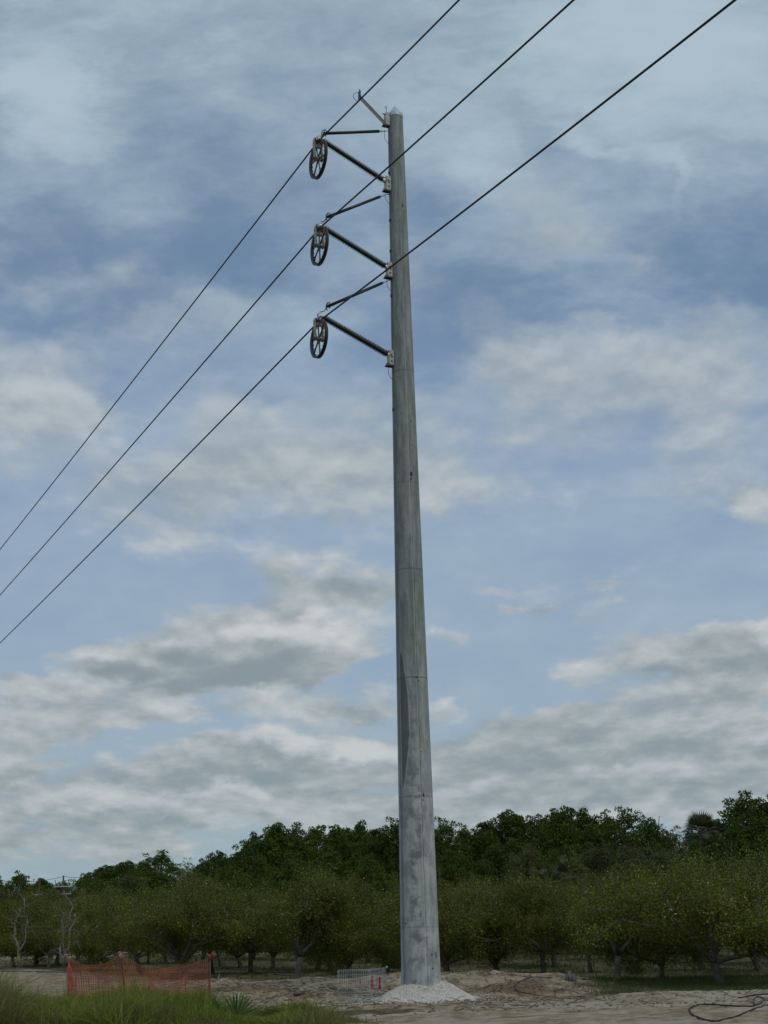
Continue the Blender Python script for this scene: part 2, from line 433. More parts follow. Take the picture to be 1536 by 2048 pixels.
def ridge(x):                                        # the spoil bank behind the pole: its crest line
    return 40.3 + .6 * np.sin(x * .5 + .6) + fb(x, x * 0 + 2, .35, 3) * .8
def terrain(x, y):
    """height and the share of bare sand"""
    x = np.asarray(x, float); y = np.asarray(y, float)
    n1 = fb(x, y, .18, 4, 1); n2 = fb(x, y, .9, 4, 2); n3 = fb(x, y, 3.5, 3, 3)
    c = ridge(x)
    rid = np.where(y < c, np.exp(-((y - c) / 1.7) ** 2), np.exp(-((y - c) / .75) ** 2))
    ext = sstep(-7.5, -4.6, x) * (1 - sstep(4.0, 6.2, x)) * .8 + .2 * sstep(-10, -7, x) * (1 - sstep(5.5, 7.5, x))
    z = rid * ext * (.44 + .12 * n1 + .07 * n2)
    # tumbled dark spoil just right of the pole and the torn bank left of the cage
    z = z + bump_at(x, y, 2.9, 38.0, 1.3, .9) * (.14 + .2 * n2) + bump_at(x, y, -2.6, 37.3, 2.4, 1.0) * (.12 + .18 * n2) - bump_at(x, y, 3.6, 36.6, 1.0, .7) * .1
    # long low swell of sand in front of the grass patch on the right
    sw = 35.2 + .16 * (x - 4)
    z = z + sstep(3.2, 5.5, x) * np.where(y < sw, np.exp(-((y - sw) / 2.0) ** 2), np.exp(-((y - sw) / .6) ** 2)) * (.12 + .05 * n1)
    # grassy bank at the lower left, nearer to the camera
    z = z + (1 - sstep(-3.2, -1.0, x)) * np.exp(-((y - 29.0) / 2.6) ** 2) * .12
    near = (1 - sstep(60, 130, y))
    z = z + near * (n1 * .10 + n2 * .055 + n3 * .034)
    # wheel ruts across the clearing
    q = (y - 33.0 - .10 * x + n1 * .8)
    z = z - sstep(1.4, 2.6, x) * (np.exp(-((q) / .16) ** 2) + np.exp(-((q + 1.9) / .18) ** 2)) * .05
    z = z - sstep(44, 60, y) * .06
    # where the sand lies bare
    e = NR.x * x + NR.y * y                          # distance across the rows
    orch = sstep(15.6, 17.6, e + n1 * 1.6) * sstep(41.0, 42.2, y - n1)
    patch = sstep(4.0, 5.6, x + n2 * .8) * sstep(35.3, 35.7, y - .16 * (x - 4) + n2 * .5) * (1 - sstep(46, 52, y)) * .85
    behind = sstep(.5, 1.2, y - c) * sstep(-6.6, -5.2, x) * (1 - sstep(6, 8, x)) * .85
    grass = (1 - sstep(-1.5, .2, x + n2 * 2.2)) * (1 - sstep(31.0, 33.0, y + n2))
    cover = np.maximum.reduce([orch * (.80 + .45 * n2), patch, behind, grass])
    lane = np.exp(-(((e - 20.6 + n1 * 2) / 1.0)) ** 2) * sstep(3, 7, x) * .5 + sstep(106, 112, y) * (1 - sstep(128, 140, y)) * .8
    cover = np.clip(cover - lane - .0, 0, 1)
    dark = bump_at(x, y, 3.1, 37.9, 1.7, 1.1) * .8 + bump_at(x, y, -2.5, 37.2, 2.6, 1.3) * .55 + (rid > .2) * (y < c) * .25 * ext
    return z, cover, np.clip(dark + n2 * .3, 0, 1)
def gz(x, y): return float(terrain(np.array([x]), np.array([y]))[0][0])
def ground_hit(px, py):
    d = ray(px, py); t = 20.0 / d.y
    while t * d.y < 200:
        p = EYE + d * t
        if p.z <= gz(p.x, p.y): return p
        t += .05
    return EYE + d * t

xs = np.concatenate([-np.geomspace(3500, 17.0, 46), np.arange(-16.9, 16.4, .085), np.geomspace(16.6, 3500, 46)])
ys = np.concatenate([[-800, -200, -50, -10, 5, 12, 17, 20], np.arange(22, 47, .075), np.arange(47.1, 80, .22), np.geomspace(80.5, 6000, 70)])
GX, GY = np.meshgrid(xs, ys)
Z, COV, DK = terrain(GX, GY)
Vg = np.stack([GX, GY, Z], -1).reshape(-1, 3)
nx, ny = len(xs), len(ys)
ii = (np.arange(ny - 1)[:, None] * nx + np.arange(nx - 1)[None, :]).ravel()
Fg = np.stack([ii, ii + 1, ii + nx + 1, ii + nx], -1)
gm = np_mesh('ground', Vg, 4, Fg)
for nm, arr in (('cover', COV), ('spoil', DK)):
    a = gm.attributes.new(nm, 'FLOAT', 'POINT'); a.data.foreach_set('value', arr.ravel().astype(np.float32))
mt, n, b = material('sandy_soil')
pos = n.new('ShaderNodeTexCoord').outputs['Object']
big = n.noise(pos, .35, 5, .6); mid = n.noise(pos, 2.2, 7, .65); fine = n.noise(pos, 14.0, 6, .7); grit = n.noise(pos, 60, 3, .7)
stretch = n.noise(n.v('MULTIPLY', pos, (1, 2.2, 1)), 5.0, 6, .7, .6)
sand = n.mix(n.map(mid, .38, .62), (.195, .150, .098, 1), (.375, .312, .222, 1))
sx_, sy_, _z = n.sep(pos)[:]
sand = n.mix(n.m('MULTIPLY', n.map(big, .46, .60, 0, .8), n.map(n.m('SUBTRACT', sx_, n.m('MULTIPLY', n.m('SUBTRACT', sy_, 33.0), 1.5)), 1.0, 3.0)), sand, (.42, .375, .305, 1))
sand = n.mix(n.map(stretch, .52, .68, 0, .5), sand, (.125, .090, .060, 1))
sand = n.mix(n.map(grit, .58, .70, 0, .5), sand, (.56, .52, .45, 1))
spoil = n.mix(n.map(fine, .35, .65), (.115, .074, .045, 1), (.23, .165, .105, 1))
floor_ = n.mix(n.map(mid, .38, .62), (.062, .062, .028, 1), (.145, .122, .068, 1))
floor_ = n.mix(n.map(fine, .58, .68, 0, .6), floor_, (.27, .24, .19, 1))
at_c = n.new('ShaderNodeAttribute', attribute_name='cover').outputs['Fac']
at_s = n.new('ShaderNodeAttribute', attribute_name='spoil').outputs['Fac']
cm = n.mix(n.map(n.m('ADD', at_s, n.m('MULTIPLY', n.m('SUBTRACT', fine, .5), .9)), .35, .8), sand, spoil)
cm = n.mix(n.map(n.m('ADD', at_c, n.m('MULTIPLY', n.m('SUBTRACT', mid, .5), .9)), .35, .65), cm, floor_)
n.put(b.inputs['Base Color'], cm); b.inputs['Roughness'].default_value = .95; b.inputs['Specular IOR Level'].default_value = .1
bp = n.new('ShaderNodeBump'); bp.inputs['Strength'].default_value = .8; bp.inputs['Distance'].default_value = .06
n.put(bp.inputs['Height'], n.m('ADD', n.m('MULTIPLY', fine, .9), n.m('ADD', stretch, n.m('MULTIPLY', grit, .2))))
n.put(b.inputs['Normal'], bp.outputs[0])
ground = finish('ground', gm, mt, None)
tag(ground, kind='structure')

# clods, wood chips and twigs strewn over the bare soil: nobody could count them
def blades(name, P, H, W, mat, lean=.45, seg=3, droop=.5, seed=1, dirbias=None):
    """grass blades: narrow strips bending over; P (n,3) roots, H heights, W widths"""
    r = np.random.default_rng(seed); nb = len(P)
    az = r.uniform(0, 2 * np.pi, nb); ln = np.abs(r.normal(0, lean, nb))
    d = np.stack([np.cos(az), np.sin(az)], -1)
    fa = r.uniform(0, 2 * np.pi, nb); side = np.stack([np.cos(fa), np.sin(fa), np.zeros(nb)], -1)
    rows = []
    for i in range(seg + 1):
        t = i / seg
        hor = H * (ln * t + droop * r.uniform(.3, 1, nb) * ln * 2 * t * t)
        c = P.copy()
        c[:, :2] += d * hor[:, None]
        c[:, 2] += H * (t - .35 * np.minimum(ln, 1.2) * t * t)
        w_ = W * (1 - t) ** .7 * .5 + .0006
        rows.append((c - side * w_[:, None], c + side * w_[:, None]))
    V = np.stack([x for rw in rows for x in rw], 1)            # n, 2(seg+1), 3
    k = np.arange(seg)[:, None] * 2 + np.array([[0, 1, 3, 2]])
    F = (np.arange(nb)[:, None, None] * (2 * seg + 2) + k[None]).reshape(-1, 4)
    return np_mesh(name, V.reshape(-1, 3), 4, F)

def litter(name, n_, box, lo, hi, rad, mat, seed, label, accept):
    r = np.random.default_rng(seed)
    X = r.uniform(box[0], box[1], n_); Y = r.uniform(box[2], box[3], n_)
    zz, cv, dk = terrain(X, Y); ok = accept(X, Y, cv, dk) > r.random(n_)
    X, Y, zz = X[ok], Y[ok], zz[ok]; k = len(X)
    a = r.uniform(0, np.pi, k); L = r.uniform(lo, hi, k) * r.uniform(.3, 1, k); R_ = rad * r.uniform(.5, 1.5, k)
    p0 = np.stack([X - np.cos(a) * L / 2, Y - np.sin(a) * L / 2, zz + R_ * .6], -1)
    p2 = np.stack([X + np.cos(a) * L / 2, Y + np.sin(a) * L / 2, zz + R_ * .6 + L * r.uniform(-.05, .35, k)], -1)
    p1 = (p0 + p2) / 2 + np.stack([-np.sin(a) * L * .12 * r.normal(0, 1, k), np.cos(a) * L * .12 * r.normal(0, 1, k), L * .07], -1)
    V = []
    for p, s_ in ((p0, 1), (p1, .9), (p2, .5)):
        for q in range(3):
            an = q * 2 * np.pi / 3
            off = np.stack([-np.sin(a) * np.cos(an) * R_ * s_, np.cos(a) * np.cos(an) * R_ * s_, np.sin(an) * R_ * s_], -1)
            V.append(p + off)
    V = np.stack(V, 1)
    f = np.array([[0, 1, 4, 3], [1, 2, 5, 4], [2, 0, 3, 5], [3, 4, 7, 6], [4, 5, 8, 7], [5, 3, 6, 8]])
    F = (np.arange(k)[:, None, None] * 9 + f[None]).reshape(-1, 4)
    o = finish(name, np_mesh(name, V.reshape(-1, 3), 4, F), mat, None, False)
    return tag(o, label, 'debris', kind='stuff')

litter('twig_litter', 10000, (-9, 10, 31, 44), .05, .42, .007, M['twig'], 3, 'dry twigs and root scraps strewn over the bare sandy soil',
       lambda X, Y, c, d: np.clip((1 - c) * (.25 + .9 * d + .5 * np.maximum(vnoise(X * .7, Y * .7, 4) * 2, 0)), 0, 1))
def clods(name, n_, box, smin, smax, mat, seed, label, accept, cat='debris'):
    r = np.random.default_rng(seed)
    X = r.uniform(box[0], box[1], n_); Y = r.uniform(box[2], box[3], n_)
    zz, cv, dk = terrain(X, Y); ok = accept(X, Y, cv, dk) > r.random(n_)
    X, Y, zz = X[ok], Y[ok], zz[ok]; k = len(X)
    S = smin + (smax - smin) * r.random(k) ** 3
    base = np.array([[1, 0, 0], [0, 1, 0], [-1, 0, 0], [0, -1, 0], [0, 0, .8], [0, 0, -.6]])
    V = base[None] * S[:, None, None] * r.uniform(.6, 1.3, (k, 6, 1)) + r.normal(0, .15, (k, 6, 3)) * S[:, None, None]
    V = V + np.stack([X, Y, zz + S * .2], -1)[:, None]
    f = np.array([[0, 1, 4], [1, 2, 4], [2, 3, 4], [3, 0, 4], [1, 0, 5], [2, 1, 5], [3, 2, 5], [0, 3, 5]])
    F = (np.arange(k)[:, None, None] * 6 + f[None]).reshape(-1, 3)
    return tag(finish(name, np_mesh(name, V.reshape(-1, 3), 3, F), mat, None, False), label, cat, kind='stuff')
M['clod'] = plain('earth_clods', (.26, .205, .155), .95, 0, .5, 2.0)
clods('soil_clods', 22000, (-10, 11, 30, 44), .006, .050, M['clod'], 5, 'loose lumps of soil over the sand clearing',
      lambda X, Y, c, d: np.clip((1 - c) * (.08 + .9 * d + .3 * np.maximum(vnoise(X * .9, Y * .9, 5) * 2, 0)), 0, 1))
# ================================================================= transmission pole
PY = 36.0
PX = at(843, 1985, PY).x
AX = -NR                                             # the arms point this way, square to the line
def proj(P):
    q = Vector(P) - EYE
    return 768 + FPX * q.dot(CR) / q.dot(CF), 1024 - FPX * q.dot(CU) / q.dot(CF)
def in_arm_plane(px, py):
    """point of the vertical plane holding all arms that is seen at this pixel: (distance out, height)"""
    d = ray(px, py)
    # EYE + t d = (PX,PY) + s AX  (horizontal part)
    det = d.x * (-AX.y) - (-AX.x) * d.y
    t = (PX * (-AX.y) - (-AX.x) * PY) / det
    s_ = (d.x * PY - d.y * PX) / det
    P = EYE + d * t
    return (P.x - PX) * AX.x + (P.y - PY) * AX.y, P.z
def depth(z): return (Vector((PX, PY, z)) - EYE).dot(CF)
zb, zt = at(843, 1968, PY - .4).z, at(790.5, 238, PY).z
rb, rt = 39.6 * depth(zb) / FPX, 15.0 * depth(zt) / FPX
zg = gz(PX, PY)
def prad(z): return rb + (rt - rb) * (z - zb) / (zt - zb)
def AP(s_, z): return Vector((AX.x * s_, AX.y * s_, z - zg))     # arm-plane point in the pole's own coordinates

pole = thing('transmission_pole', 'tall tapered grey concrete pole carrying three insulator arms, standing in a white gravel mound', 'utility pole', (PX, PY, zg))
ZT = at(790.5, 233, PY).z
n_r, n_s = 160, 72
zz = np.linspace(zg - .8, ZT, n_r); an = np.arange(n_s) * 2 * np.pi / n_s
rr = rb + (rt - rb) * (zz - zb) / (zt - zb)
Vp = np.stack([rr[:, None] * np.sin(an), -rr[:, None] * np.cos(an), np.repeat((zz - zg)[:, None], n_s, 1)], -1).reshape(-1, 3)
a_ = np.arange(n_r - 1)[:, None] * n_s; k_ = np.arange(n_s)[None]
Fp = np.stack([a_ + k_, a_ + (k_ + 1) % n_s, a_ + n_s + (k_ + 1) % n_s, a_ + n_s + k_], -1).reshape(-1, 4)
mt, n, b = material('spun_concrete')
ob = n.new('ShaderNodeTexCoord').outputs['Object']
ox, oy, oz = n.sep(ob)[:]
phi = n.m('SUBTRACT', n.m('ARCTAN2', ox, n.m('MULTIPLY', oy, -1.0)), math.atan2(-PX, PY))
phi = n.m('MULTIPLY', phi, 57.2958)                  # degrees round the shaft, 0 = the side towards the road
cyl = n.xyz(n.m('MULTIPLY', phi, .012), 0.0, oz)
blot = n.noise(n.v('MULTIPLY', cyl, (2.6, 1, .75)), 1.0, 7, .62)
band = n.noise(n.v('MULTIPLY', cyl, (1.6, 1, 7.0)), 1.0, 6, .65)
streak = n.noise(n.v('MULTIPLY', cyl, (3.4, 1, 1.9)), 1.0, 8, .66)
finec = n.noise(ob, 26.0, 6, .7)
col_c = n.mix(n.map(blot, .36, .66), (.158, .180, .178, 1), (.276, .300, .297, 1))
col_c = n.mix(n.map(band, .48, .68, 0, .42), col_c, (.125, .138, .132, 1))
col_c = n.mix(n.map(streak, .48, .66, 0, .42), col_c, (.335, .365, .35, 1))
col_c = n.mix(n.map(finec, .55, .75, 0, .3), col_c, (.38, .39, .37, 1))
# paler, bluer colour on the lowest section with dark blotches in it
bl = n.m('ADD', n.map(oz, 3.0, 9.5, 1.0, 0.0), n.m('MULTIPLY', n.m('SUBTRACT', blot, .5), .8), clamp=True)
low_tone = n.mix(n.map(streak, .38, .64), (.29, .315, .315, 1), (.47, .50, .495, 1))
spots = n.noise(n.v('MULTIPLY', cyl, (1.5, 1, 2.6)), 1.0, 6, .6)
low_tone = n.mix(n.m('MULTIPLY', n.map(spots, .47, .60), n.map(n.m('ABSOLUTE', n.m('ADD', phi, 2.0)), 14, 34, .95, .40)), low_tone, (.150, .170, .175, 1))
col_c = n.mix(n.m('MULTIPLY', bl, .85), col_c, low_tone)
# lengthwise mould seam with a pale run beside it, seams of the mould rings
wob = n.m('MULTIPLY', n.m('SUBTRACT', n.noise(n.v('MULTIPLY', cyl, (0, 0, 2.2)), 1.0, 5, .6), .5), 7.0)
def line(c0, w_, f=0.0): return n.map(n.m('ABSOLUTE', n.m('SUBTRACT', n.m('ADD', phi, n.m('MULTIPLY', wob, f)), c0)), w_ * .4, w_, 1.0, 0.0)
gapn = n.map(n.noise(n.v('MULTIPLY', cyl, (0, 0, 1.1)), 1.0, 5, .7), .42, .56)
col_c = n.mix(n.m('MULTIPLY', line(16.5, 3.2, .25), .38), col_c, (.42, .44, .43, 1))
col_c = n.mix(n.m('MULTIPLY', line(19.5, 1.3), n.m('MULTIPLY_ADD', gapn, .55, .25)), col_c, (.07, .075, .07, 1))
col_c = n.mix(n.m('MULTIPLY', line(-58, 9, .6), .5), col_c, (.115, .135, .15, 1))  # edge shade painted into the colour: darker bluish strip down the left side
def pole_z(py): return at(843, py, PY - .4).z - zg
for py_, st in ((1135, .5), (1353, .6), (1592, .45), (1854, .28), (960, .25), (735, .4), (412, .3)):
    zr = pole_z(py_)
    t_ = n.map(n.m('ABSOLUTE', n.m('SUBTRACT', oz, zr)), .008, .035, st, 0.0)
    t_ = n.m('MULTIPLY', t_, n.map(n.noise(n.v('MULTIPLY', cyl, (4, 0, 0)), 1.0 + py_ * .001, 3, .6), .35, .6, .25, 1.0))
    col_c = n.mix(t_, col_c, (.06, .065, .062, 1))
# one long damp stain with a pale tide line
z0, z1 = pole_z(1577), pole_z(1303)
tz = n.m('DIVIDE', n.m('SUBTRACT', oz, z0), z1 - z0)
fc = n.new('ShaderNodeFloatCurve'); cv = fc.mapping.curves[0]
PTS = ((0, .12), (.04, .26), (.20, .60), (.45, .86), (.70, .78), (.86, .56), (.97, .40), (1.0, .22))
cv.points[0].location = PTS[0]; cv.points[1].location = PTS[-1]
for q_ in PTS[1:-1]: cv.points.new(*q_)
fc.mapping.update()
n.put(fc.inputs['Value'], n.m('MAXIMUM', n.m('MINIMUM', tz, 1.0), 0.0))
nz_ = n.m('MULTIPLY', n.m('SUBTRACT', n.noise(n.v('MULTIPLY', cyl, (3, 0, 2.6)), 1.0, 6, .6), .5), 12.0)
right_ = n.m('ADD', n.m('ADD', n.m('MULTIPLY', fc.outputs[0], 42.0), -51.0), n.m('MULTIPLY', wob, 1.2))
edge = n.m('MINIMUM', n.m('ADD', n.m('SUBTRACT', right_, phi), nz_), n.m('MULTIPLY', n.m('ADD', n.m('ADD', phi, 51.0), n.m('MULTIPLY', wob, .4)), 1.0))
inside = n.m('MULTIPLY', n.m('GREATER_THAN', tz, 0.0), n.m('LESS_THAN', tz, 1.0))
col_c = n.mix(n.m('MULTIPLY', inside, n.map(n.m('ABSOLUTE', n.m('ADD', edge, 1.0)), 1.0, 3.4, .6, 0)), col_c, (.38, .40, .39, 1))
col_c = n.mix(n.m('MULTIPLY', inside, n.map(edge, .0, 4.0, 0, .74)), col_c, (.088, .098, .095, 1))
# form holes and chips
def hole(ph, py_, r_, dark=.9, hh=1.0):
    zz_ = pole_z(py_)
    rad_m = prad(zz_ + zg) / 57.3
    d_ = n.v('LENGTH', n.xyz(n.m('MULTIPLY', n.m('SUBTRACT', phi, ph), rad_m), n.m('DIVIDE', n.m('SUBTRACT', oz, zz_), hh), 0.0), out=1)
    return n.map(d_, r_ * .55, r_, dark, 0.0)
for ph, py_, r_, hh in ((36, 1910, .032, 1), (37.5, 1938, .030, 1), (53, 1911, .03, 3.2), (18, 1354, .05, .5), (24, 1361, .025, 1), (25, 1503, .02, 1), (27, 1590, .03, 2), (25, 1600, .025, 1), (33, 838, .022, 1), (22, 955, .03, 1.5), (25, 945, .05, 1.6), (-47, 1846, .025, 1), (33, 403, .03, 2.5)):
    col_c = n.mix(hole(ph, py_, r_, .9, hh), col_c, (.02, .022, .022, 1))
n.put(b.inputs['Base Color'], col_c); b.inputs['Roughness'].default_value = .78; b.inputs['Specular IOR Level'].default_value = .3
bp = n.new('ShaderNodeBump'); bp.inputs['Strength'].default_value = .35; bp.inputs['Distance'].default_value = .012
n.put(bp.inputs['Height'], n.m('ADD', finec, n.m('SUBTRACT', band, n.m('MULTIPLY', line(19.5, 1.6), .8)))); n.put(b.inputs['Normal'], bp.outputs[0])
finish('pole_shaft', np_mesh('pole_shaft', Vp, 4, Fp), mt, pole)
cp = MB(); rT = prad(ZT)
cp.lathe((0, 0, ZT - zg - .05), (0, 0, ZT - zg + 1), [(0, rT * 1.035), (.09, rT * 1.045), (.10, rT * 1.0), (.36, .012)], 48)
cp.build('pole_cap', M['galv'], pole, False)

# sloping steel arm for the earth wire at the very top
P0 = in_arm_plane(775, 252); P1 = in_arm_plane(719, 193)
ya = MB()
_ax = (AP(*P1) - AP(*P0)); _up = _ax.normalized().cross(DR).normalized()
_m = Matrix((_ax.normalized(), DR, _up)).transposed()
ya.box(AP(*P0) + _ax / 2, (_ax.length, .10, .025), _m)
ya.box(AP(*P0) + _ax / 2 - DR * .037 + _up * .035, (_ax.length - .01, .014, .11), _m)
arm = ya.build('earth_wire_arm', M['arm'], pole, False)
e_ = MB(); tip = AP(P1[0], P1[1])
rotA = Matrix((AX, DR, Vector((0, 0, 1)))).transposed()
e_.box(tip + Vector((0, 0, .03)), (.035, .11, .26), rotA)
e_.tube([tip + Vector((0, 0, .14)), tip + Vector((0, 0, .22))], .012, 6)
e_.tube([tip + AX * (.05 + .13 * math.sin(t)) + Vector((0, 0, .02 + .13 * math.cos(t) - .05)) for t in np.linspace(0, 3.4, 12)], .008, 5)
e_.build('suspension_clamp', M['dark_metal'], arm)
g_ = MB()
t0 = P0[0]
g_.tube([AP(prad(ZT) + .03, ZT - .25), AP(prad(ZT) + .05, ZT + .02), AP(prad(ZT) + .07, ZT + .20)], .009, 5)
g_.tube([AP(prad(ZT) + .07, ZT + .22) + AX * .028 * math.cos(a) + Vector((0, 0, .03 * math.sin(a))) for a in np.linspace(0, 6.28, 12)], .007, 4)
g_.build('lifting_eye', M['dark_metal'], pole)

def bracket(z, h, w=.13, dpt=.15, holes=True):
    r0 = prad(z)
    bb = MB()
    c = AP(r0 + dpt / 2 - .03, z)
    bb.box(c, (dpt, w, h), rotA)
    bb.box(AP(r0 + dpt - .02, z - .02), (.02, w * .7, h * .7), rotA)
    o = bb.build('mounting_bracket', M['plate'], pole, False)
    if holes:
        for dz, da in ((h * .17, .02), (h * .05, .0), (-h * .26, .015)):
            q = MB()
            q.lathe(c + DR * (-w / 2 - .018) + AX * da + Vector((0, 0, dz)), c + DR * (w / 2 + .02) + AX * da + Vector((0, 0, dz)), [(0, .012), (.004, .023), (.017, .023), (.018, .01), (w + .022, .01), (w + .023, .023), (w + .036, .023)], 6)
            q.build('bolt', M['dark_metal'], o, False)
    q = MB()
    q.box(c + Vector((0, 0, -h / 2 - .022)) + AX * .03, (dpt + .09, w + .03, .04), rotA)
    q.build('clamp_plate', M['dark_metal'], o, False)
    q = MB()
    q.tube([c + Vector((0, 0, -h / 2 + .01)) + AX * (dpt / 2 - .02), c + AX * (dpt / 2 + .07) + Vector((0, 0, -h / 2 + .03))], .014, 5)
    q.build('cotter_pin', M['dark_metal'], o, False); q = MB()
    q.tube([c + Vector((0, 0, h / 2 - .06)) + AX * (dpt / 2 - .02), c + AX * (dpt / 2 + .08) + Vector((0, 0, h / 2 - .03))], .016, 5)
    q.build('cotter_pin', M['dark_metal'], o, False)
    return c
def lead_wire(z, r_=.007):
    """thin bonding wire looping from the bracket back to the shaft"""
    r0 = prad(z); q = MB()
    q.tube([AP(r0 + .13, z), AP(r0 + .135, z - .12), AP(r0 + .12, z - .27), AP(r0 + .06, z - .36), AP(r0 - .01, z - .40)], r_, 5)
    q.build('bonding_wire', M['dark_metal'], pole)

zt0 = in_arm_plane(777, 238)[1]
bracket(zt0 - .02, .36, .12, .13, False)
lead_wire(in_arm_plane(777, 262)[1])

ARMS = []
spec = [  # post foot, post tip, brace pole end, brace tip (photo pixels)
    ((773, 365), (639, 277), (771, 262), (647, 267)),
    ((778, 538), (640, 451), (771, 389), (655, 434)),
    ((783, 714), (640, 631), (776, 561), (655, 613))]
for (f, t, b0, b1) in spec:
    F_ = in_arm_plane(*f); T_ = in_arm_plane(*t); B0 = in_arm_plane(*b0); B1 = in_arm_plane(*b1)
    zbk = F_[1] - .03
    bracket(zbk, .40)
    lead_wire(zbk - .2)
    Fp_, Tp_ = AP(F_[0] - .02, F_[1]), AP(*T_)
    ax = (Tp_ - Fp_); L = ax.length
    q = MB(); q.lathe(Fp_, Tp_, [(0, .06), (.16, .055), (.17, .03), (L, .03)], 14)
    ins = q.build('post_insulator', M['rubber'], pole)
    q = MB(); prof = []; s0, s1, ns = .17, L - .11, 48
    for i in range(ns):
        a0 = s0 + (s1 - s0) * i / ns; p_ = (s1 - s0) / ns
        ro = .097 if i % 2 else .090
        prof += [(a0, .052), (a0 + p_ * .22, ro * .97), (a0 + p_ * .34, ro), (a0 + p_ * .50, .054)]
    q.lathe(Fp_, Tp_, prof, 20); q.build('sheds', M['shed'], ins, False)
    q = MB(); q.lathe(Fp_ - ax.normalized() * .06, Tp_, [(0, .05), (.20, .062), (.22, .05)], 14); q.build('base_fitting', M['galv'], ins)
    q = MB(); dxx = ax.normalized()
    q.lathe(Tp_ - dxx * .12, Tp_ + dxx, [(0, .045), (.10, .05), (.13, .038), (.19, .04), (.21, .02)], 12)
    q.box(Tp_ + Vector((0, 0, -.05)) + dxx * .04, (.05, .09, .13), rotA)
    q.box(Tp_ + Vector((0, 0, .055)), (.07, .04, .08), rotA)
    q.build('end_fitting', M['galv'], ins)
    # tension brace above
    S0, S1 = AP(*B0), AP(*B1)
    w0 = S0 + (S1 - S0).normalized() * .20
    q = MB(); q.tube([w0, S1], .041, 12)
    br = q.build('brace_insulator', M['rubber'], pole)
    q = MB(); q.tube([AP(prad(B0[1]) - .01, B0[1] + .03), S0, w0], [.016, .012, .016], 6)
    for tt in (.0, .5): q.lathe(S0 + (w0 - S0) * tt, w0, [(0, .012), (.015, .026), (.05, .026), (.065, .012)], 8)
    q.build('ball_link', M['galv'], br)
    q = MB(); q.tube([S1, S1 + (Tp_ - S1) * .45 + Vector((0, 0, -.015)), Tp_ + Vector((0, 0, .09))], [.020, .011, .014], 6)
    q.build('turnbuckle', M['dark_metal'], br)
    bx = (w0 - S1).normalized(); u_ = bx.orthogonal().normalized(); v_ = bx.cross(u_)
    if abs(v_.z) > abs(u_.z): u_, v_ = v_, u_
    if u_.z < 0: u_ = -u_
    q = MB()
    c = S1 + bx * .02
    tilt = (v_ * .35 + bx * .9).normalized()
    q.tube([c + u_ * .098 * math.cos(a) + tilt * .098 * math.sin(a) for a in np.linspace(-2.6, 2.6, 22)], .013, 7)
    q.tube([c, c + u_ * .09], .010, 5)
    q.build('grading_ring', M['dark_metal'], br)
    ARMS.append((Vector((PX, PY, zg)) + Tp_))
# small step clips on the edge of the shaft
for py_ in (332, 428, 490, 580, 810):
    z = pole_z(py_) + zg; r0 = prad(z)
    q = MB(); q.box(AP(r0 + .012, z), (.03, .05, .07), rotA); q.tube([AP(r0 + .02, z), AP(r0 + .035, z - .06)], .008, 5)
    q.build('cable_clip', M['dark_metal'], pole)

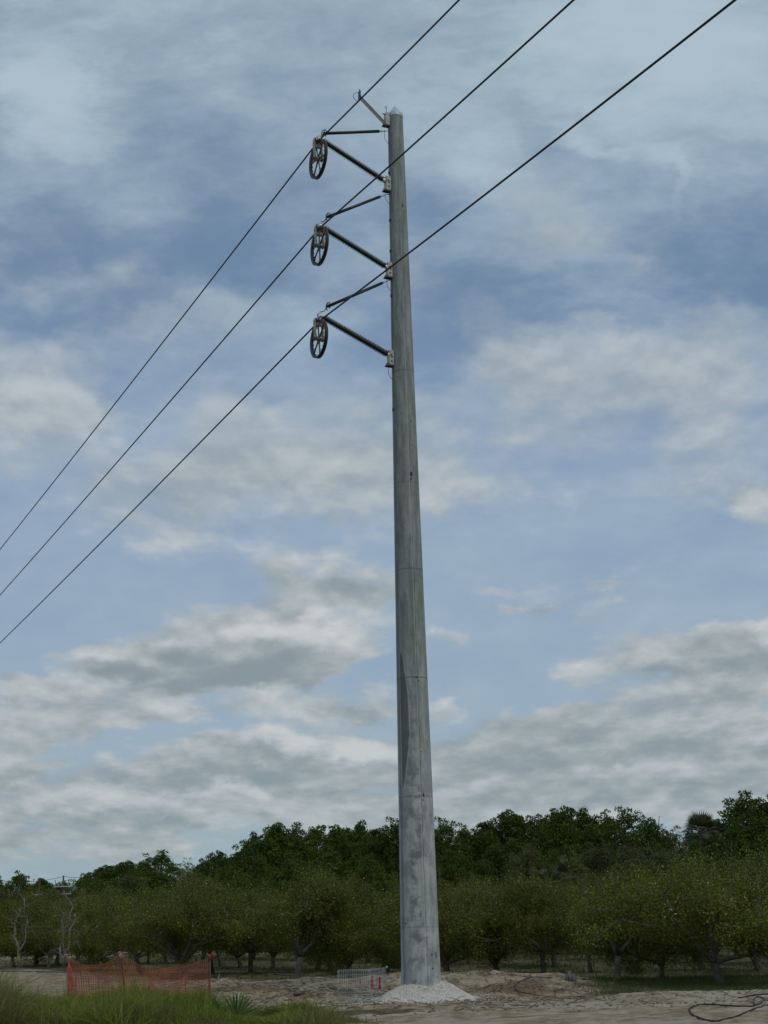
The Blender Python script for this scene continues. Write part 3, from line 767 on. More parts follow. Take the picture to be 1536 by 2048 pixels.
# ================================================================= stringing blocks and conductors
WORD = ['topmost', 'middle', 'lowest']
wheel_px = [(636.5, 318), (639, 492), (638, 678)]
TOPS = []
for i, tipw in enumerate(ARMS):
    # hangs plumb below the tip of the insulator
    cpx = wheel_px[i]
    s_, zc = in_arm_plane(*cpx)
    Cc = Vector((PX, PY, 0)) + AX * s_ + Vector((0, 0, zc))
    k1 = abs(proj(Cc + Vector((0, 0, .5)))[1] - proj(Cc + Vector((0, 0, -.5)))[1])
    Rw = 36.5 / k1
    blk = thing('stringing_block', ['cable sheave hanging from the topmost insulator arm, spoked wheel in a forked frame',
        'cable sheave hanging from the middle insulator arm, spoked wheel in a forked frame',
        'cable sheave hanging from the lowest insulator arm, spoked wheel in a forked frame'][i], 'pulley', Cc, 0, 'stringing blocks under the insulator arms')
    ang = [.30, .05, .12][i]
    X_, Z_ = DR, Vector((0, 0, 1)); W_ = AX
    def pt(r, a, w_): return X_ * (r * math.sin(a)) + Z_ * (r * math.cos(a)) + W_ * w_
    def ringmesh(mb, prof, n=56):
        vs = [pt(r, 2 * math.pi * k / n, w_) for k in range(n) for (r, w_) in prof]; L = len(prof); fs = []
        for k in range(n):
            for j in range(L):
                fs.append((k * L + j, k * L + (j + 1) % L, ((k + 1) % n) * L + (j + 1) % L, ((k + 1) % n) * L + j))
        mb.add(vs, fs)
    q = MB()
    ringmesh(q, [(Rw * .885, -.024), (Rw * .90, -.034), (Rw * 1.0, -.050), (Rw * 1.0, -.038), (Rw * .92, -.016), (Rw * .92, .016), (Rw * 1.0, .038), (Rw * 1.0, .050), (Rw * .90, .034), (Rw * .885, .024)])
    # ribs inside the rim
    for k in range(24):
        a = 2 * math.pi * k / 24
        q.tube([pt(Rw * .87, a, -.046), pt(Rw * .87, a, .046)], .010, 4)
    rim = q.build('sheave_rim', M['alud'], blk)
    q = MB(); ringmesh(q, [(Rw * .915, -.015), (Rw * .935, -.021), (Rw * .935, .021), (Rw * .915, .015)]); q.build('groove_lining', M['tread'], rim)
    for k in range(6):
        a = ang + 2 * math.pi * k / 6
        q = MB(); vs = []
        for r, hw, ht in ((.045, .024, .018), (Rw * .5, .015, .014), (Rw * .87, .024, .020)):
            for sx, sy in ((-1, -1), (1, -1), (1, 1), (-1, 1)):
                vs.append(pt(r, a, sy * ht) + (X_ * math.cos(a) - Z_ * math.sin(a)) * sx * hw)
        q.add(vs, [(r * 4 + j, r * 4 + (j + 1) % 4, r * 4 + 4 + (j + 1) % 4, r * 4 + 4 + j) for r in range(2) for j in range(4)])
        q.build('spoke', M['alud'], blk, False)
    q = MB(); q.lathe(W_ * -.075, W_ * .075, [(0, .045), (.02, .062), (.13, .062), (.15, .045)], 20); q.build('hub', M['alu'], blk)
    q = MB(); q.lathe(W_ * -.16, W_ * .16, [(0, .02), (.012, .034), (.04, .034), (.041, .018), (.28, .018), (.281, .034), (.31, .034), (.32, .02)], 8); q.build('axle_bolt', M['dark_metal'], blk)
    # fork: two cranked side arms from the axle up to a head above the rim
    top = tipw - Cc
    hz = top.z - .16
    for sgn in (-1, 1):
        q = MB(); ww = .105 * sgn
        path = [(0, -.05, ww, .052), (0, .03, ww, .056), (.01, Rw * .45, ww, .040), (.02, Rw * .86, ww * 1.02, .048), (.01, Rw + .05, ww * .95, .052), (0, hz - .02, ww * .45, .05), (0, hz + .03, ww * .2, .035)]
        vs = []
        for x, z, wv, hw in path:
            for sx, sy in ((-1, -1), (1, -1), (1, 1), (-1, 1)):
                vs.append(X_ * (x + sx * hw * 1.25) + Z_ * z + W_ * (wv + sy * .016))
        q.add(vs, [(r * 4 + j, r * 4 + (j + 1) % 4, r * 4 + 4 + (j + 1) % 4, r * 4 + 4 + j) for r in range(len(path) - 1) for j in range(4)] + [(3, 2, 1, 0)])
        q.build('fork_arm', M['alu'], blk)
    q = MB()
    q.lathe(Z_ * (hz - .10) + W_ * -.075, Z_ * (hz - .10) + W_ * .075, [(0, .05), (.15, .05)], 14)
    q.lathe(Z_ * (hz - .08), Z_ * (hz + .2), [(0, .055), (.06, .05), (.10, .03), (.12, .03)], 12)
    q.build('yoke_head', M['alu'], blk)
    q = MB()
    q.tube([Z_ * (hz + .03) + X_ * .035, Z_ * (hz + .10) + X_ * .04, Vector((top.x, top.y, top.z - .06)) + X_ * .01, Z_ * (hz + .10) - X_ * .04, Z_ * (hz + .03) - X_ * .035], .012, 6)
    q.build('shackle', M['dark_metal'], blk)
    TOPS.append((Cc, Rw))

LBL = ['black conductor running over the topmost sheave beside the pole', 'black conductor running over the middle sheave beside the pole', 'black conductor running over the lowest sheave beside the pole']
LEFTPX = [(0, 1099), (0, 1190), (0, 1286)]
RIGHTPX = [(918, 0), (1147, 0), (1470, 0)]
for i, (Cc, Rw) in enumerate(TOPS):
    T = Cc + Vector((0, 0, Rw * .935 + .02)) + AX * 0.0
    pts = []
    vpl, vpr = ray(-706, 1995), -ray(-604, 1618)
    hl = Vector((vpl.x, vpl.y, 0)).normalized(); sl_ = vpl.z / math.hypot(vpl.x, vpl.y)
    hr = Vector((vpr.x, vpr.y, 0)).normalized(); sr_ = vpr.z / math.hypot(vpr.x, vpr.y)
    def fit(pix, hdir, smin, smax, Tp):
        d = ray(*pix); best = (1e9, 0)
        # exact: intersect the ray with the vertical plane through T along hdir
        det = d.x * (-hdir.y) - (-hdir.x) * d.y
        dx_, dy_ = Tp.x - EYE.x, Tp.y - EYE.y
        t = (dx_ * (-hdir.y) - (-hdir.x) * dy_) / det
        s_ = (d.x * dy_ - d.y * dx_) / det
        P = EYE + d * t
        u = (P.x - Tp.x) * hdir.x + (P.y - Tp.y) * hdir.y
        return u, P.z
    q = MB(); left = []; right = []
    Tl = T + hl * (Rw * .18) - Vector((0, 0, Rw * .02)); Tr = T + hr * (Rw * .18) - Vector((0, 0, Rw * .02))
    for hd, pix, base, out, span in ((hl, LEFTPX[i], Tl, left, 240.0), (hr, RIGHTPX[i], Tr, right, 180.0)):
        u, z = fit(pix, hd, 0, 0, base)
        # z(u) = base.z - s u + s/span u^2 passing through (u, z)
        s_ = (base.z - z) / (u - u * u / span)
        tot = 200.0 if out is left else 62.0
        for kk in range(1, 61):
            uu = tot * (kk / 60) ** 1.3
            out.append(base + hd * uu + Vector((0, 0, -s_ * uu + s_ / span * uu * uu)))
        print('wire', i, 'u', round(u, 1), 'slope', round(s_, 3))
    mid = [Tl, T + Vector((0, 0, .0)), Tr]
    ptsw = list(reversed(left)) + mid + right
    q.tube(ptsw, .021, 8)
    tag(q.build('power_line', M['cable'], None), LBL[i], 'power line', 'conductors strung over the pole')
# ================================================================= gravel mound round the pole
GC = Vector((PX + .12, PY - .12, 0))
def mound_h(r, th):
    base = .37 + .03 * math.sin(2 * th + 1)
    t = min(max((r - .42) / (.82 + .03 * math.sin(3 * th + .5)), 0), 1)
    return base * (1 - t) ** 1.08 + .0
nr, nt = 60, 150
V = []
for i in range(nr):
    r = 1.5 * i / (nr - 1)
    for j in range(nt):
        th = 2 * math.pi * j / nt
        x, y = GC.x + r * math.cos(th), GC.y + r * math.sin(th)
        V.append((x, y, gz(x, y) - .02 - max(0, r - 1.32) * .5 + mound_h(r, th)))
V = np.array(V); V[:, 2] += fb(V[:, 0], V[:, 1], 9.0, 3, 4) * .022
a_ = np.arange(nr - 1)[:, None] * nt; k_ = np.arange(nt)[None]
F = np.stack([a_ + k_, a_ + (k_ + 1) % nt, a_ + nt + (k_ + 1) % nt, a_ + nt + k_], -1).reshape(-1, 4)
mt, n, b = material('crushed_white_stone')
ob = n.new('ShaderNodeTexCoord').outputs['Object']
geo = n.new('ShaderNodeNewGeometry').outputs['Random Per Island']
vo = n.new('ShaderNodeTexVoronoi'); vo.inputs['Scale'].default_value = 34; n.put(vo.inputs['Vector'], ob)
q1 = n.mix(n.map(vo.outputs['Distance'], .15, .6), (.78, .77, .72, 1), (.46, .45, .41, 1))
q1 = n.mix(n.map(geo, 0, 1, 0, 1, 'LINEAR'), q1, (.90, .88, .83, 1), 'MULTIPLY')
q1 = n.mix(.5, q1, n.mix(geo, (.40, .375, .33, 1), (.78, .75, .68, 1)))
n.put(b.inputs['Base Color'], q1); b.inputs['Roughness'].default_value = .9; b.inputs['Specular IOR Level'].default_value = .15
M['stone'] = mt
gp = finish('gravel_mound', np_mesh('gravel_mound', V, 4, F), mt, None)
tag(gp, 'heap of crushed white gravel piled round the foot of the concrete pole', 'gravel', kind='stuff')
r_ = np.random.default_rng(11)
K = 26000
rr_ = np.abs(r_.normal(0, 1, K)); rr_ = np.where(r_.random(K) < .97, .40 + .90 * np.sqrt(r_.random(K)), 1.2 + rr_ * .35)
tt_ = r_.uniform(0, 2 * np.pi, K)
X = GC.x + rr_ * np.cos(tt_); Y = GC.y + rr_ * np.sin(tt_)
# a thin trail of chips spread to the left in front of the cage
tr = r_.random(K) < .022
X = np.where(tr, r_.uniform(-2.6, GC.x - 1, K), X); Y = np.where(tr, 34.2 + r_.normal(0, .22, K) + .0 * X, Y)
zt_ = terrain(X, Y)[0]
rad_ = np.hypot(X - GC.x, Y - GC.y)
zz_ = zt_ - .02 + np.array([mound_h(a, t) if a < 1.4 else .02 for a, t in zip(rad_, np.arctan2(Y - GC.y, X - GC.x))])
S = r_.uniform(.010, .023, K)
base = np.array([[1, 0, 0], [0, 1, 0], [-1, 0, 0], [0, -1, 0], [0, 0, .9], [0, 0, -.9]])
V = base[None] * S[:, None, None] * r_.uniform(.55, 1.35, (K, 6, 1)) + r_.normal(0, .3, (K, 6, 3)) * S[:, None, None] * .6
V += np.stack([X, Y, zz_ + S * .35], -1)[:, None]
f = np.array([[0, 1, 4], [1, 2, 4], [2, 3, 4], [3, 0, 4], [1, 0, 5], [2, 1, 5], [3, 2, 5], [0, 3, 5]])
F = (np.arange(K)[:, None, None] * 6 + f[None]).reshape(-1, 3)
tag(finish('gravel_stones', np_mesh('gravel_stones', V.reshape(-1, 3), 3, F), mt, None, False), 'loose white chippings lying on and around the gravel mound', 'gravel', kind='stuff')

# ================================================================= orange safety fence
fence = thing('safety_fence', 'sagging orange plastic mesh fence on rusty stakes behind the tall grass', 'fence', (0, 0, 0))
def stake(px, py, Y, lean=0.0):
    t = at(px, py, Y); z = gz(t.x, t.y) - .2
    q = MB()
    q.tube([(t.x + lean, t.y, z), (t.x, t.y, t.z)], .022 if Y < 36 else .010, 6)
    q.build('post', M['rust'], fence)
    return t
sL = stake(139, 1914, 34.4); sM = stake(243, 1909, 34.0, .14); sR = stake(420, 1911, 33.0, -.01)
sB = stake(372, 1926, 37.2); sC = stake(152, 1938, 37.2)
def net(P0, P1, b0, b1, sag, nu, nv, seed, curl=.05, th=.0036, mat=None, hang=0.0, squeeze=None, name='net_panel'):
    """plastic mesh hung between two stakes: P = top ends, b = bottom heights"""
    r = np.random.default_rng(seed)
    u = np.linspace(0, 1, nu + 1)[:, None]; v = np.linspace(0, 1, nv + 1)[None, :]
    x = P0.x + (P1.x - P0.x) * u; y = P0.y + (P1.y - P0.y) * u
    top = P0.z + (P1.z - P0.z) * u - sag * (4 * u * (1 - u))
    bot = b0 + (b1 - b0) * u
    z = top + (bot - top) * v ** 1.0
    nd = np.array([-(P1.y - P0.y), (P1.x - P0.x)]); nd = nd / np.linalg.norm(nd)
    wv = (vnoise(u * 6 + seed * 3.1, v * 2.4 + seed, 0) * 2 + vnoise(u * 17 + seed, v * 5.0, 2)) * curl * (4 * u * (1 - u) + .15)
    wx = vnoise(u * 9 + seed * 7, v * 3.5, 3) * .05 * (4 * u * (1 - u))
    # below the taut upper strands the mesh slumps into folds
    du = np.array([P1.x - P0.x, P1.y - P0.y]); dun = du / np.linalg.norm(du)
    sl = .10 * np.sin(u * 3 + 1) * v * hang
    X = x + nd[0] * wv + dun[0] * (wx + sl); Y = y + nd[1] * wv + dun[1] * (wx + sl)
    Z = z + vnoise(u * 12 + seed, v * 4.0, 4) * .035
    X = np.broadcast_to(X, Z.shape); Y = np.broadcast_to(Y, Z.shape)
    P = np.stack([X, Y, Z], -1)
    segs = []
    segs.append(np.stack([P[:-1], P[1:]], -2).reshape(-1, 2, 3)); segs.append(np.stack([P[:, :-1], P[:, 1:]], -2).reshape(-1, 2, 3))
    S = np.concatenate(segs)
    d = S[:, 1] - S[:, 0]; d /= np.linalg.norm(d, axis=1)[:, None] + 1e-9
    a = np.cross(d, [nd[0], nd[1], .01]); a /= np.linalg.norm(a, axis=1)[:, None] + 1e-9
    b = np.cross(d, a)
    offs = [(1.5, 0), (0, .7), (-1.5, 0), (0, -.7)]
    V = np.stack([S[:, e] + (a * o1 + b * o2) * th for e in (0, 1) for o1, o2 in offs], 1)
    f = np.array([[0, 1, 5, 4], [1, 2, 6, 5], [2, 3, 7, 6], [3, 0, 4, 7]])
    F = (np.arange(len(S))[:, None, None] * 8 + f[None]).reshape(-1, 4)
    return finish(name, np_mesh(name, V.reshape(-1, 3), 4, F), mat or M['orange'], fence)
def dz(p, d): q = p.copy(); q.z += d; return q
gL, gM, gR = gz(sL.x, sL.y), gz(sM.x, sM.y), gz(sR.x, sR.y)
net(dz(sL, -.04), dz(sM, -.03), gL + .02, gM + .02, .17, 28, 24, 2, .10)
net(dz(sM, -.03), dz(sR, -.03), gM + .02, gR + .02, .25, 48, 24, 5, .10, hang=.5)
net(dz(sC, -.02), dz(sB, -.02), gz(sC.x, sC.y) + .1, gz(sB.x, sB.y) + .1, .16, 46, 12, 9, .12, hang=.6, th=.0032, name='back_net')
# bunched end of the net drooping to the left of the corner stake
cA = at(129, 1990, 33.4); cB = at(160, 1992, 33.6)
r_ = random.Random(4)
def strand_fan(n_, p_top, a, b, mat, seed):
    r = random.Random(seed); q = MB()
    rows = []
    for i in range(n_):
        u = i / (n_ - 1); e = a.lerp(b, u); pts = []
        for k in range(13):
            v = k / 12
            s_ = v ** 1.25
            p = Vector(p_top).lerp(e, v); p.x = p_top.x + (e.x - p_top.x) * s_
            p.y += r.uniform(-.03, .03); p.x += r.uniform(-.008, .008); p.z += r.uniform(-.01, .01)
            pts.append(p)
        rows.append(pts); q.tube(pts, .0055, 4)
    for k in range(2, 13, 2):
        q.tube([rw[k] for rw in rows], .006, 4)
    return q.build('gathered_net', mat, fence)
strand_fan(13, dz(sL, -.06), cA, cB, M['orange_hot'], 1)
strand_fan(9, dz(sL, -.10), cA.lerp(cB, .15) + Vector((0, .35, 0)), cA.lerp(cB, .6) + Vector((0, .4, 0)), M['orange_hot'], 2)
strand_fan(3, dz(sR, -.02), sR + Vector((-.01, -.05, gR - sR.z)), sR + Vector((.035, -.06, gR - sR.z)), M['orange'], 3)
for s_, big in ((sL, 1.0), (sM, 1.2), (sR, .8)):     # rag of tape knotted over each stake
    q = MB(); r = random.Random(s_.x)
    for k in range(4):
        a = Vector((s_.x, s_.y - .02, s_.z + r.uniform(-.05, .04)))
        d = Vector((r.uniform(-.13, .16) * big, r.uniform(-.06, .03), r.uniform(-.05, .07)))
        q.tube([a, a + d * .5 + Vector((0, 0, .03)), a + d], [.012, .014, .006], 5)
    q.tube([s_ + Vector((0, 0, -.09)), s_ + Vector((0, 0, .02))], .034, 7)
    q.build('tape_knot', M['pale_tape'] if s_ is not sR else M['orange_hot'], fence)

# ================================================================= wire mesh cage
cage = thing('wire_cage', 'galvanised welded wire cage standing empty beside the gravel mound', 'wire cage', (0, 0, 0))
k0, k1_, k2, k3 = at(676, 1940, 34.6), at(738, 1939, 34.6), at(772, 1948, 36.2), at(694, 1948, 36.4)
zbot = gz(-.8, 34.8) + .02
ztop = k0.z
def grid(a, b, zt0_, zt1_, name, pitch=.042):
    L = (Vector((b.x, b.y, 0)) - Vector((a.x, a.y, 0))).length; nv = max(3, int(round(L / pitch)))
    q = MB(); rr = .0029
    def P(u, z): return Vector((a.x + (b.x - a.x) * u, a.y + (b.y - a.y) * u, z))
    for i in range(nv + 1):
        u = i / nv; q.tube([P(u, zbot - .05), P(u, zt0_ + (zt1_ - zt0_) * u)], rr, 4)
    for j, h in enumerate([0, .04, .08, .12, .17, .23, .30, .40, .50, .60, .68, .73, .765]):
        if h < ztop - zbot: q.tube([P(0, zbot + h), P(1, zbot + h)], rr * 1.1, 4)
    q.tube([P(0, zt0_), P(1, zt1_)], rr * 1.4, 4)
    q.tube([P(0, zbot - .05), P(0, zt0_)], rr * 1.8, 5)
    return q.build(name, M['wire'], cage)
grid(k0, k1_, ztop, ztop, 'front_panel'); grid(k1_, k2, ztop, ztop - .02, 'side_panel', .13)
q = MB(); r = random.Random(3)
q.box((k2.x + .02, k2.y, ztop - .01), (.05, .03, .05)); q.build('corner_tag', M['ceram'], cage)
for px, y0, y1, wd, lb in ((744, 1952, 1977, .075, 'wide red tape strip hanging inside the right part of the wire cage'), (759, 1954, 1978, .05, 'narrow red tape strip hanging at the far right end of the wire cage'), (720, 1955, 1968, .03, 'short faint red tape strip in the middle of the wire cage')):
    a, b_ = at(px, y0, 35.4), at(px + 1, y1, 35.4); q = MB()
    n_ = 7; vs = []
    for k in range(n_ + 1):
        v = k / n_; p = a.lerp(b_, v); ww = wd * (.6 + .5 * v)
        tw = math.sin(v * 5 + px) * .03
        for sx, sy in ((-1, -1), (1, -1), (1, 1), (-1, 1)): vs.append(p + Vector((sx * ww / 2, sy * .002 + sx * tw, 0)))
    q.add(vs, [(k * 4 + j, k * 4 + (j + 1) % 4, k * 4 + 4 + (j + 1) % 4, k * 4 + 4 + j) for k in range(n_) for j in range(4)] + [(3, 2, 1, 0), (n_ * 4, n_ * 4 + 1, n_ * 4 + 2, n_ * 4 + 3)])
    tag(q.build('red_tape', M['red_tape'], None), lb, 'tape', 'red tape on the wire cage')
q = MB(); a, b_ = at(741, 1977, 35.3), at(771, 1983, 36.0)
q.tube([a, a.lerp(b_, .5) + Vector((0, 0, .02)), b_], .012, 5); tag(q.build('red_tape', M['red_tape'], None), 'thin red tape line running level along the foot of the wire cage side', 'tape', 'red tape on the wire cage')

# ================================================================= hoses and branches lying about
def lying(name, pts, rad, mat, label, cat, lift=.0, group=None, n=7, rise=None, taper=False):
    P = []
    for i, (px, py) in enumerate(pts):
        p = ground_hit(px, py); P.append(p + Vector((0, 0, rad * .8 + (rise[i] if rise else 0))))
    # smooth
    Q = []
    for i in range(len(P) - 1):
        p0, p1, p2, p3 = P[max(i - 1, 0)], P[i], P[i + 1], P[min(i + 2, len(P) - 1)]
        for k in range(5):
            t = k / 5
            Q.append(.5 * ((2 * p1) + (-p0 + p2) * t + (2 * p0 - 5 * p1 + 4 * p2 - p3) * t * t + (-p0 + 3 * p1 - 3 * p2 + p3) * t ** 3))
    Q.append(P[-1])
    for q_ in Q:
        g = gz(q_.x, q_.y) + rad * .3
        if q_.z < g: q_.z = g
    q = MB(); rads = [rad * (1 - .65 * i / len(Q)) for i in range(len(Q))] if taper else rad
    q.tube(Q, rads, n)
    return tag(q.build(name, mat, None), label, cat, group)
Zm = lambda L: [(1000 + x / 2.866, 1850 + y / 2.866) for x, y in L]
HG = 'irrigation hoses lying on the sand'
lying('irrigation_hose', Zm([(1128, 460), (1180, 458), (1260, 462), (1350, 468), (1420, 470), (1460, 466), (1495, 452), (1514, 434), (1500, 418), (1475, 416), (1455, 430), (1452, 448), (1466, 462)]), .015, M['hose'], 'black hose with a small curl at its end, in the right foreground sand', 'hose', group=HG)
lying('irrigation_hose', Zm([(1132, 462), (1100, 474), (1086, 492), (1096, 512), (1130, 532), (1180, 548), (1240, 556), (1330, 536), (1400, 510), (1460, 484), (1540, 462)]), .016, M['hose'], 'thick black hose sweeping in a wide bend at the lower right corner', 'hose', group=HG)
lying('irrigation_hose', Zm([(1368, 424), (1420, 414), (1470, 404), (1545, 400)]), .019, M['hose'], 'short straight black hose entering from the right edge above the curled one', 'hose', group=HG)
lying('irrigation_hose', Zm([(300, 306), (240, 302), (170, 306), (120, 322), (84, 350), (86, 370), (120, 386), (170, 398), (230, 408)]), .013, M['hose'], 'thin dark hose bent like a hook right of the gravel mound', 'hose', group=HG)
lying('irrigation_hose', Zm([(640, 284), (600, 298), (560, 308), (520, 313), (470, 311)]), .013, M['hose'], 'dark thin hose curving at the edge of the green grass patch', 'hose', group=HG)
BG = 'dead branches scattered on the ground'
def br(px, rad, label, **k): return lying('fallen_branch', px, rad, k.pop('mat', M['deadwood']), label, 'branch', group=BG, taper=True, n=6, **k)
br(Zm([(480, 410), (430, 415), (380, 413), (340, 420)]), .022, 'pale bleached branch at the left edge of the right grass patch')
br(Zm([(340, 420), (290, 410), (250, 414), (200, 420)]), .016, 'pale thin branch leading left from the bleached one')
br([(2, 1943), (60, 1944), (130, 1946), (190, 1950)], .03, 'long dark branch lying on the sand left of the orange fence', mat=M['bark'])
br([(436, 1962), (438, 1955), (437, 1949)], .022, 'short pale stick standing up just right of the orange fence', rise=[0, .12, .25])
br([(431, 1979), (450, 1984), (474, 1982)], .018, 'dark stick on the mulch right of the orange fence', mat=M['bark'])
br([(588, 1993), (600, 1991), (610, 1986)], .045, 'stubby dark log left of the wire cage', mat=M['oakbark'])
br([(547, 1949), (580, 1951), (600, 1947), (625, 1944)], .028, 'dark branch under the orchard tree left of the wire cage', mat=M['bark'])
br(Zm([(690, 276), (780, 278), (860, 272), (915, 270)]), .02, 'long thin dark branch lying level in the right grass patch', mat=M['bark'])
br(Zm([(1410, 392), (1440, 376), (1470, 360)]), .012, 'small forked twig on the right sand above the hose end', mat=M['bark'])
br(Zm([(1120, 300), (1180, 270), (1240, 262), (1280, 250)]), .03, 'gnarled branch beside the right orchard trunk', mat=M['bark'])
q = MB(); p = ground_hit(1142, 1962)
for k in range(7):
    a = k * .9; q.tube([p + Vector((.10 * math.cos(a), .08 * math.sin(a), -.05)), p + Vector((.13 * math.cos(a), .1 * math.sin(a), .12 + .06 * (k % 3)))], [.05, .03], 6)
tag(q.build('tree_stump', M['deadwood'], None), 'splintered low stump at the left end of the right grass patch', 'stump')

# ================================================================= palmetto in the grass
pm = ground_hit(472, 2040); pb = at(472, 2036, 28.8)
pal = thing('palmetto', 'young palmetto with one open dark green fan in the foreground grass', 'palm', (pb.x, pb.y, gz(pb.x, pb.y)))
def fan(mb, base, tips, w_, fold=.012, bend=.06):
    for tp in tips:
        tp = Vector(tp); d = tp - base; L = d.length; side = d.cross(Vector((0, 1, 0)))
        if side.length < 1e-4: side = Vector((1, 0, 0))
        side.normalize(); nrm = side.cross(d).normalized(); vs = []; fs = []
        for k in range(7):
            t = k / 6; c = base + d * t + Vector((0, 0, -bend * L * t * t)) ; wd = w_ * (.25 + 1.6 * t) * (1 - t) ** .6 * 1.2 + .002
            vs += [c - side * wd, c + nrm * fold * (1 - t), c + side * wd]
        for k in range(6):
            a = k * 3; fs += [(a, a + 1, a + 4, a + 3), (a + 1, a + 2, a + 5, a + 4)]
        mb.add(vs, fs)
cb = pb - pal.location
def relp(px, py, Y): return at(px, py, Y) - pal.location
q = MB(); r = random.Random(8)
tips = [relp(px, py, 28.8 + r.uniform(-.25, .25)) for px, py in ((449, 1990), (440, 1998), (434, 2008), (458, 1987), (466, 1984), (474, 1983), (482, 1979), (488, 1984), (495, 1986), (501, 1990), (507, 1996), (514, 2004), (516, 2012), (512, 2022), (432, 2020))]
fan(q, cb, tips, .020); q.build('frond', M['palmetto'], pal)
q = MB(); c2 = relp(446, 2052, 28.5)
fan(q, c2, [relp(px, py, 28.4 + r.uniform(-.1, .1)) for px, py in ((421, 1988), (425, 1991), (429, 1992), (433, 1998), (437, 2004))], .034); q.build('frond', M['palmetto'], pal)
q = MB(); q.tube([cb + Vector((0, 0, -.35)), cb], .012, 5); q.build('stalk', M['palmetto'], pal)

# ================================================================= grass
def scatter(n_, box, seed, dens):
    r = np.random.default_rng(seed)
    X = r.uniform(box[0], box[1], n_); Y = r.uniform(box[2], box[3], n_)
    z, c, d = terrain(X, Y)
    ok = dens(X, Y) > r.random(n_)
    X, Y, z = X[ok], Y[ok], z[ok]
    return np.stack([X, Y, z - .01], -1), r
def pxof(X, Y): return 768 + FPX * X / (Y * CF.y) * 1.02
def tops(X, Y):
    """how tall the tall grass stands"""
    px = 768 + X / Y * FPX * 1.0
    h = np.interp(px, [-60, 0, 20, 60, 120, 180, 225, 250, 280, 330, 400, 450, 520, 560, 600, 640, 690, 740], [1.0, 1.0, .72, .52, .44, .42, .60, .64, .52, .48, .34, .18, .11, .22, .36, .30, .16, .08])
    return h
edge_y = lambda px: np.interp(px, [-60, 0, 60, 130, 250, 420, 520, 640, 740], [33.8, 33.2, 32.6, 32.3, 32.4, 31.6, 30.6, 30.0, 29.0])
def dens_tall(X, Y):
    px = 768 + X / Y * FPX
    d = (Y < edge_y(px) + vnoise(X * 1.3, Y * 1.3, 2)) * np.interp(px, [430, 560, 690, 760], [1, .55, .25, 0])
    return d * np.clip(.45 + 1.6 * fb(X, Y, 1.2, 3, 3), .04, 1)
def brown(X, Y):
    px = 768 + X / Y * FPX
    return np.clip(sstep(.0, .45, fb(X, Y, .8, 3, 1) + .22 + (1 - sstep(-40, 150, px)) * .40 * (1 - sstep(30.5, 32, Y)) + sstep(600, 680, px) * .6), 0, 1)
P, r = scatter(120000, (-8.6, .2, 26.2, 34.2), 21, lambda X, Y: dens_tall(X, Y) * (1 - .8 * brown(X, Y)))
cl = np.clip(.85 + 2.2 * fb(P[:, 0], P[:, 1], 1.5, 3, 2), .35, 1.7)
H = tops(P[:, 0], P[:, 1]) * cl * r.uniform(.55, 1.15, len(P))
g1 = finish('tall_grass', blades('tall_grass', P, H, r.uniform(.012, .024, len(P)), None, .62, 4, 1.0, 5), M['grass'], None, False)
tag(g1, 'tall bright green grass bending over in the lower left foreground', 'grass', kind='stuff')
P, r = scatter(90000, (-8.6, .4, 26.2, 34.0), 22, lambda X, Y: dens_tall(X, Y) * (.12 + .8 * brown(X, Y)))
H = tops(P[:, 0], P[:, 1]) * r.uniform(.45, 1.15, len(P))
g2 = finish('brown_grass', blades('brown_grass', P, H, r.uniform(.009, .017, len(P)), None, .5, 3, .7, 6), M['drygrass'], None, False)
tag(g2, 'brownish seeding grass mixed into the green at the lower left corner', 'grass', kind='stuff')
# arching tussocks that stand out
P = []; Hh = []
r = np.random.default_rng(31)
for px, py, Y, k, h in ((60, 2020, 31.0, 500, .45), (150, 2025, 30.5, 600, .5), (300, 2035, 29.5, 600, .5), (215, 2040, 29.4, 500, .45), (30, 2040, 29.6, 500, .4), (365, 2040, 29.0, 400, .45), (245, 1990, 32.2, 900, .55), (270, 1994, 31.9, 500, .42), (205, 1996, 32.2, 350, .40), (4, 1990, 33.0, 700, .60), (360, 2015, 30.3, 500, .42), (395, 2022, 29.8, 420, .55), (600, 2030, 29.9, 900, .32), (330, 2005, 31.5, 400, .40), (110, 2006, 32.0, 500, .38), (545, 2036, 29.9, 300, .25)):
    c = at(px, py, Y)
    a = r.uniform(0, 6.28, k); q_ = np.abs(r.normal(0, .16, k))
    X = c.x + np.cos(a) * q_ * 1.6; Y_ = Y + np.sin(a) * q_
    P.append(np.stack([X, Y_, terrain(X, Y_)[0] - .01], -1)); Hh.append(h * r.uniform(.6, 1.2, k))
P = np.concatenate(P); Hh = np.concatenate(Hh)
g3 = finish('grass_tussocks', blades('grass_tussocks', P, Hh, r.uniform(.014, .030, len(P)), None, .65, 6, 1.2, 7), M['grass'], None, False)
tag(g3, 'arching tussocks of long green grass in front of the orange fence', 'grass', kind='stuff')
P, r = scatter(120000, (3.4, 13.5, 34.5, 52), 23, lambda X, Y: terrain(X, Y)[1] * (Y < 47) * (.25 + .9 * np.clip(.5 + fb(X, Y, .5, 3, 1) * 1.4, 0, 1)) * (1 - .8 * sstep(40, 46, Y)))
g4 = finish('grass_patch', blades('grass_patch', P, r.uniform(.05, .17, len(P)), r.uniform(.008, .014, len(P)), None, .4, 2, .5, 8), M['lowgrass'], None, False)
tag(g4, 'low green grass patch behind the sand on the right', 'grass', kind='stuff')
P, r = scatter(90000, (-24, 26, 41, 92), 24, lambda X, Y: terrain(X, Y)[1] * (.12 + .8 * np.clip(fb(X, Y, .35, 3, 2) * 2, 0, 1)) * (np.abs(X) < Y * .28))
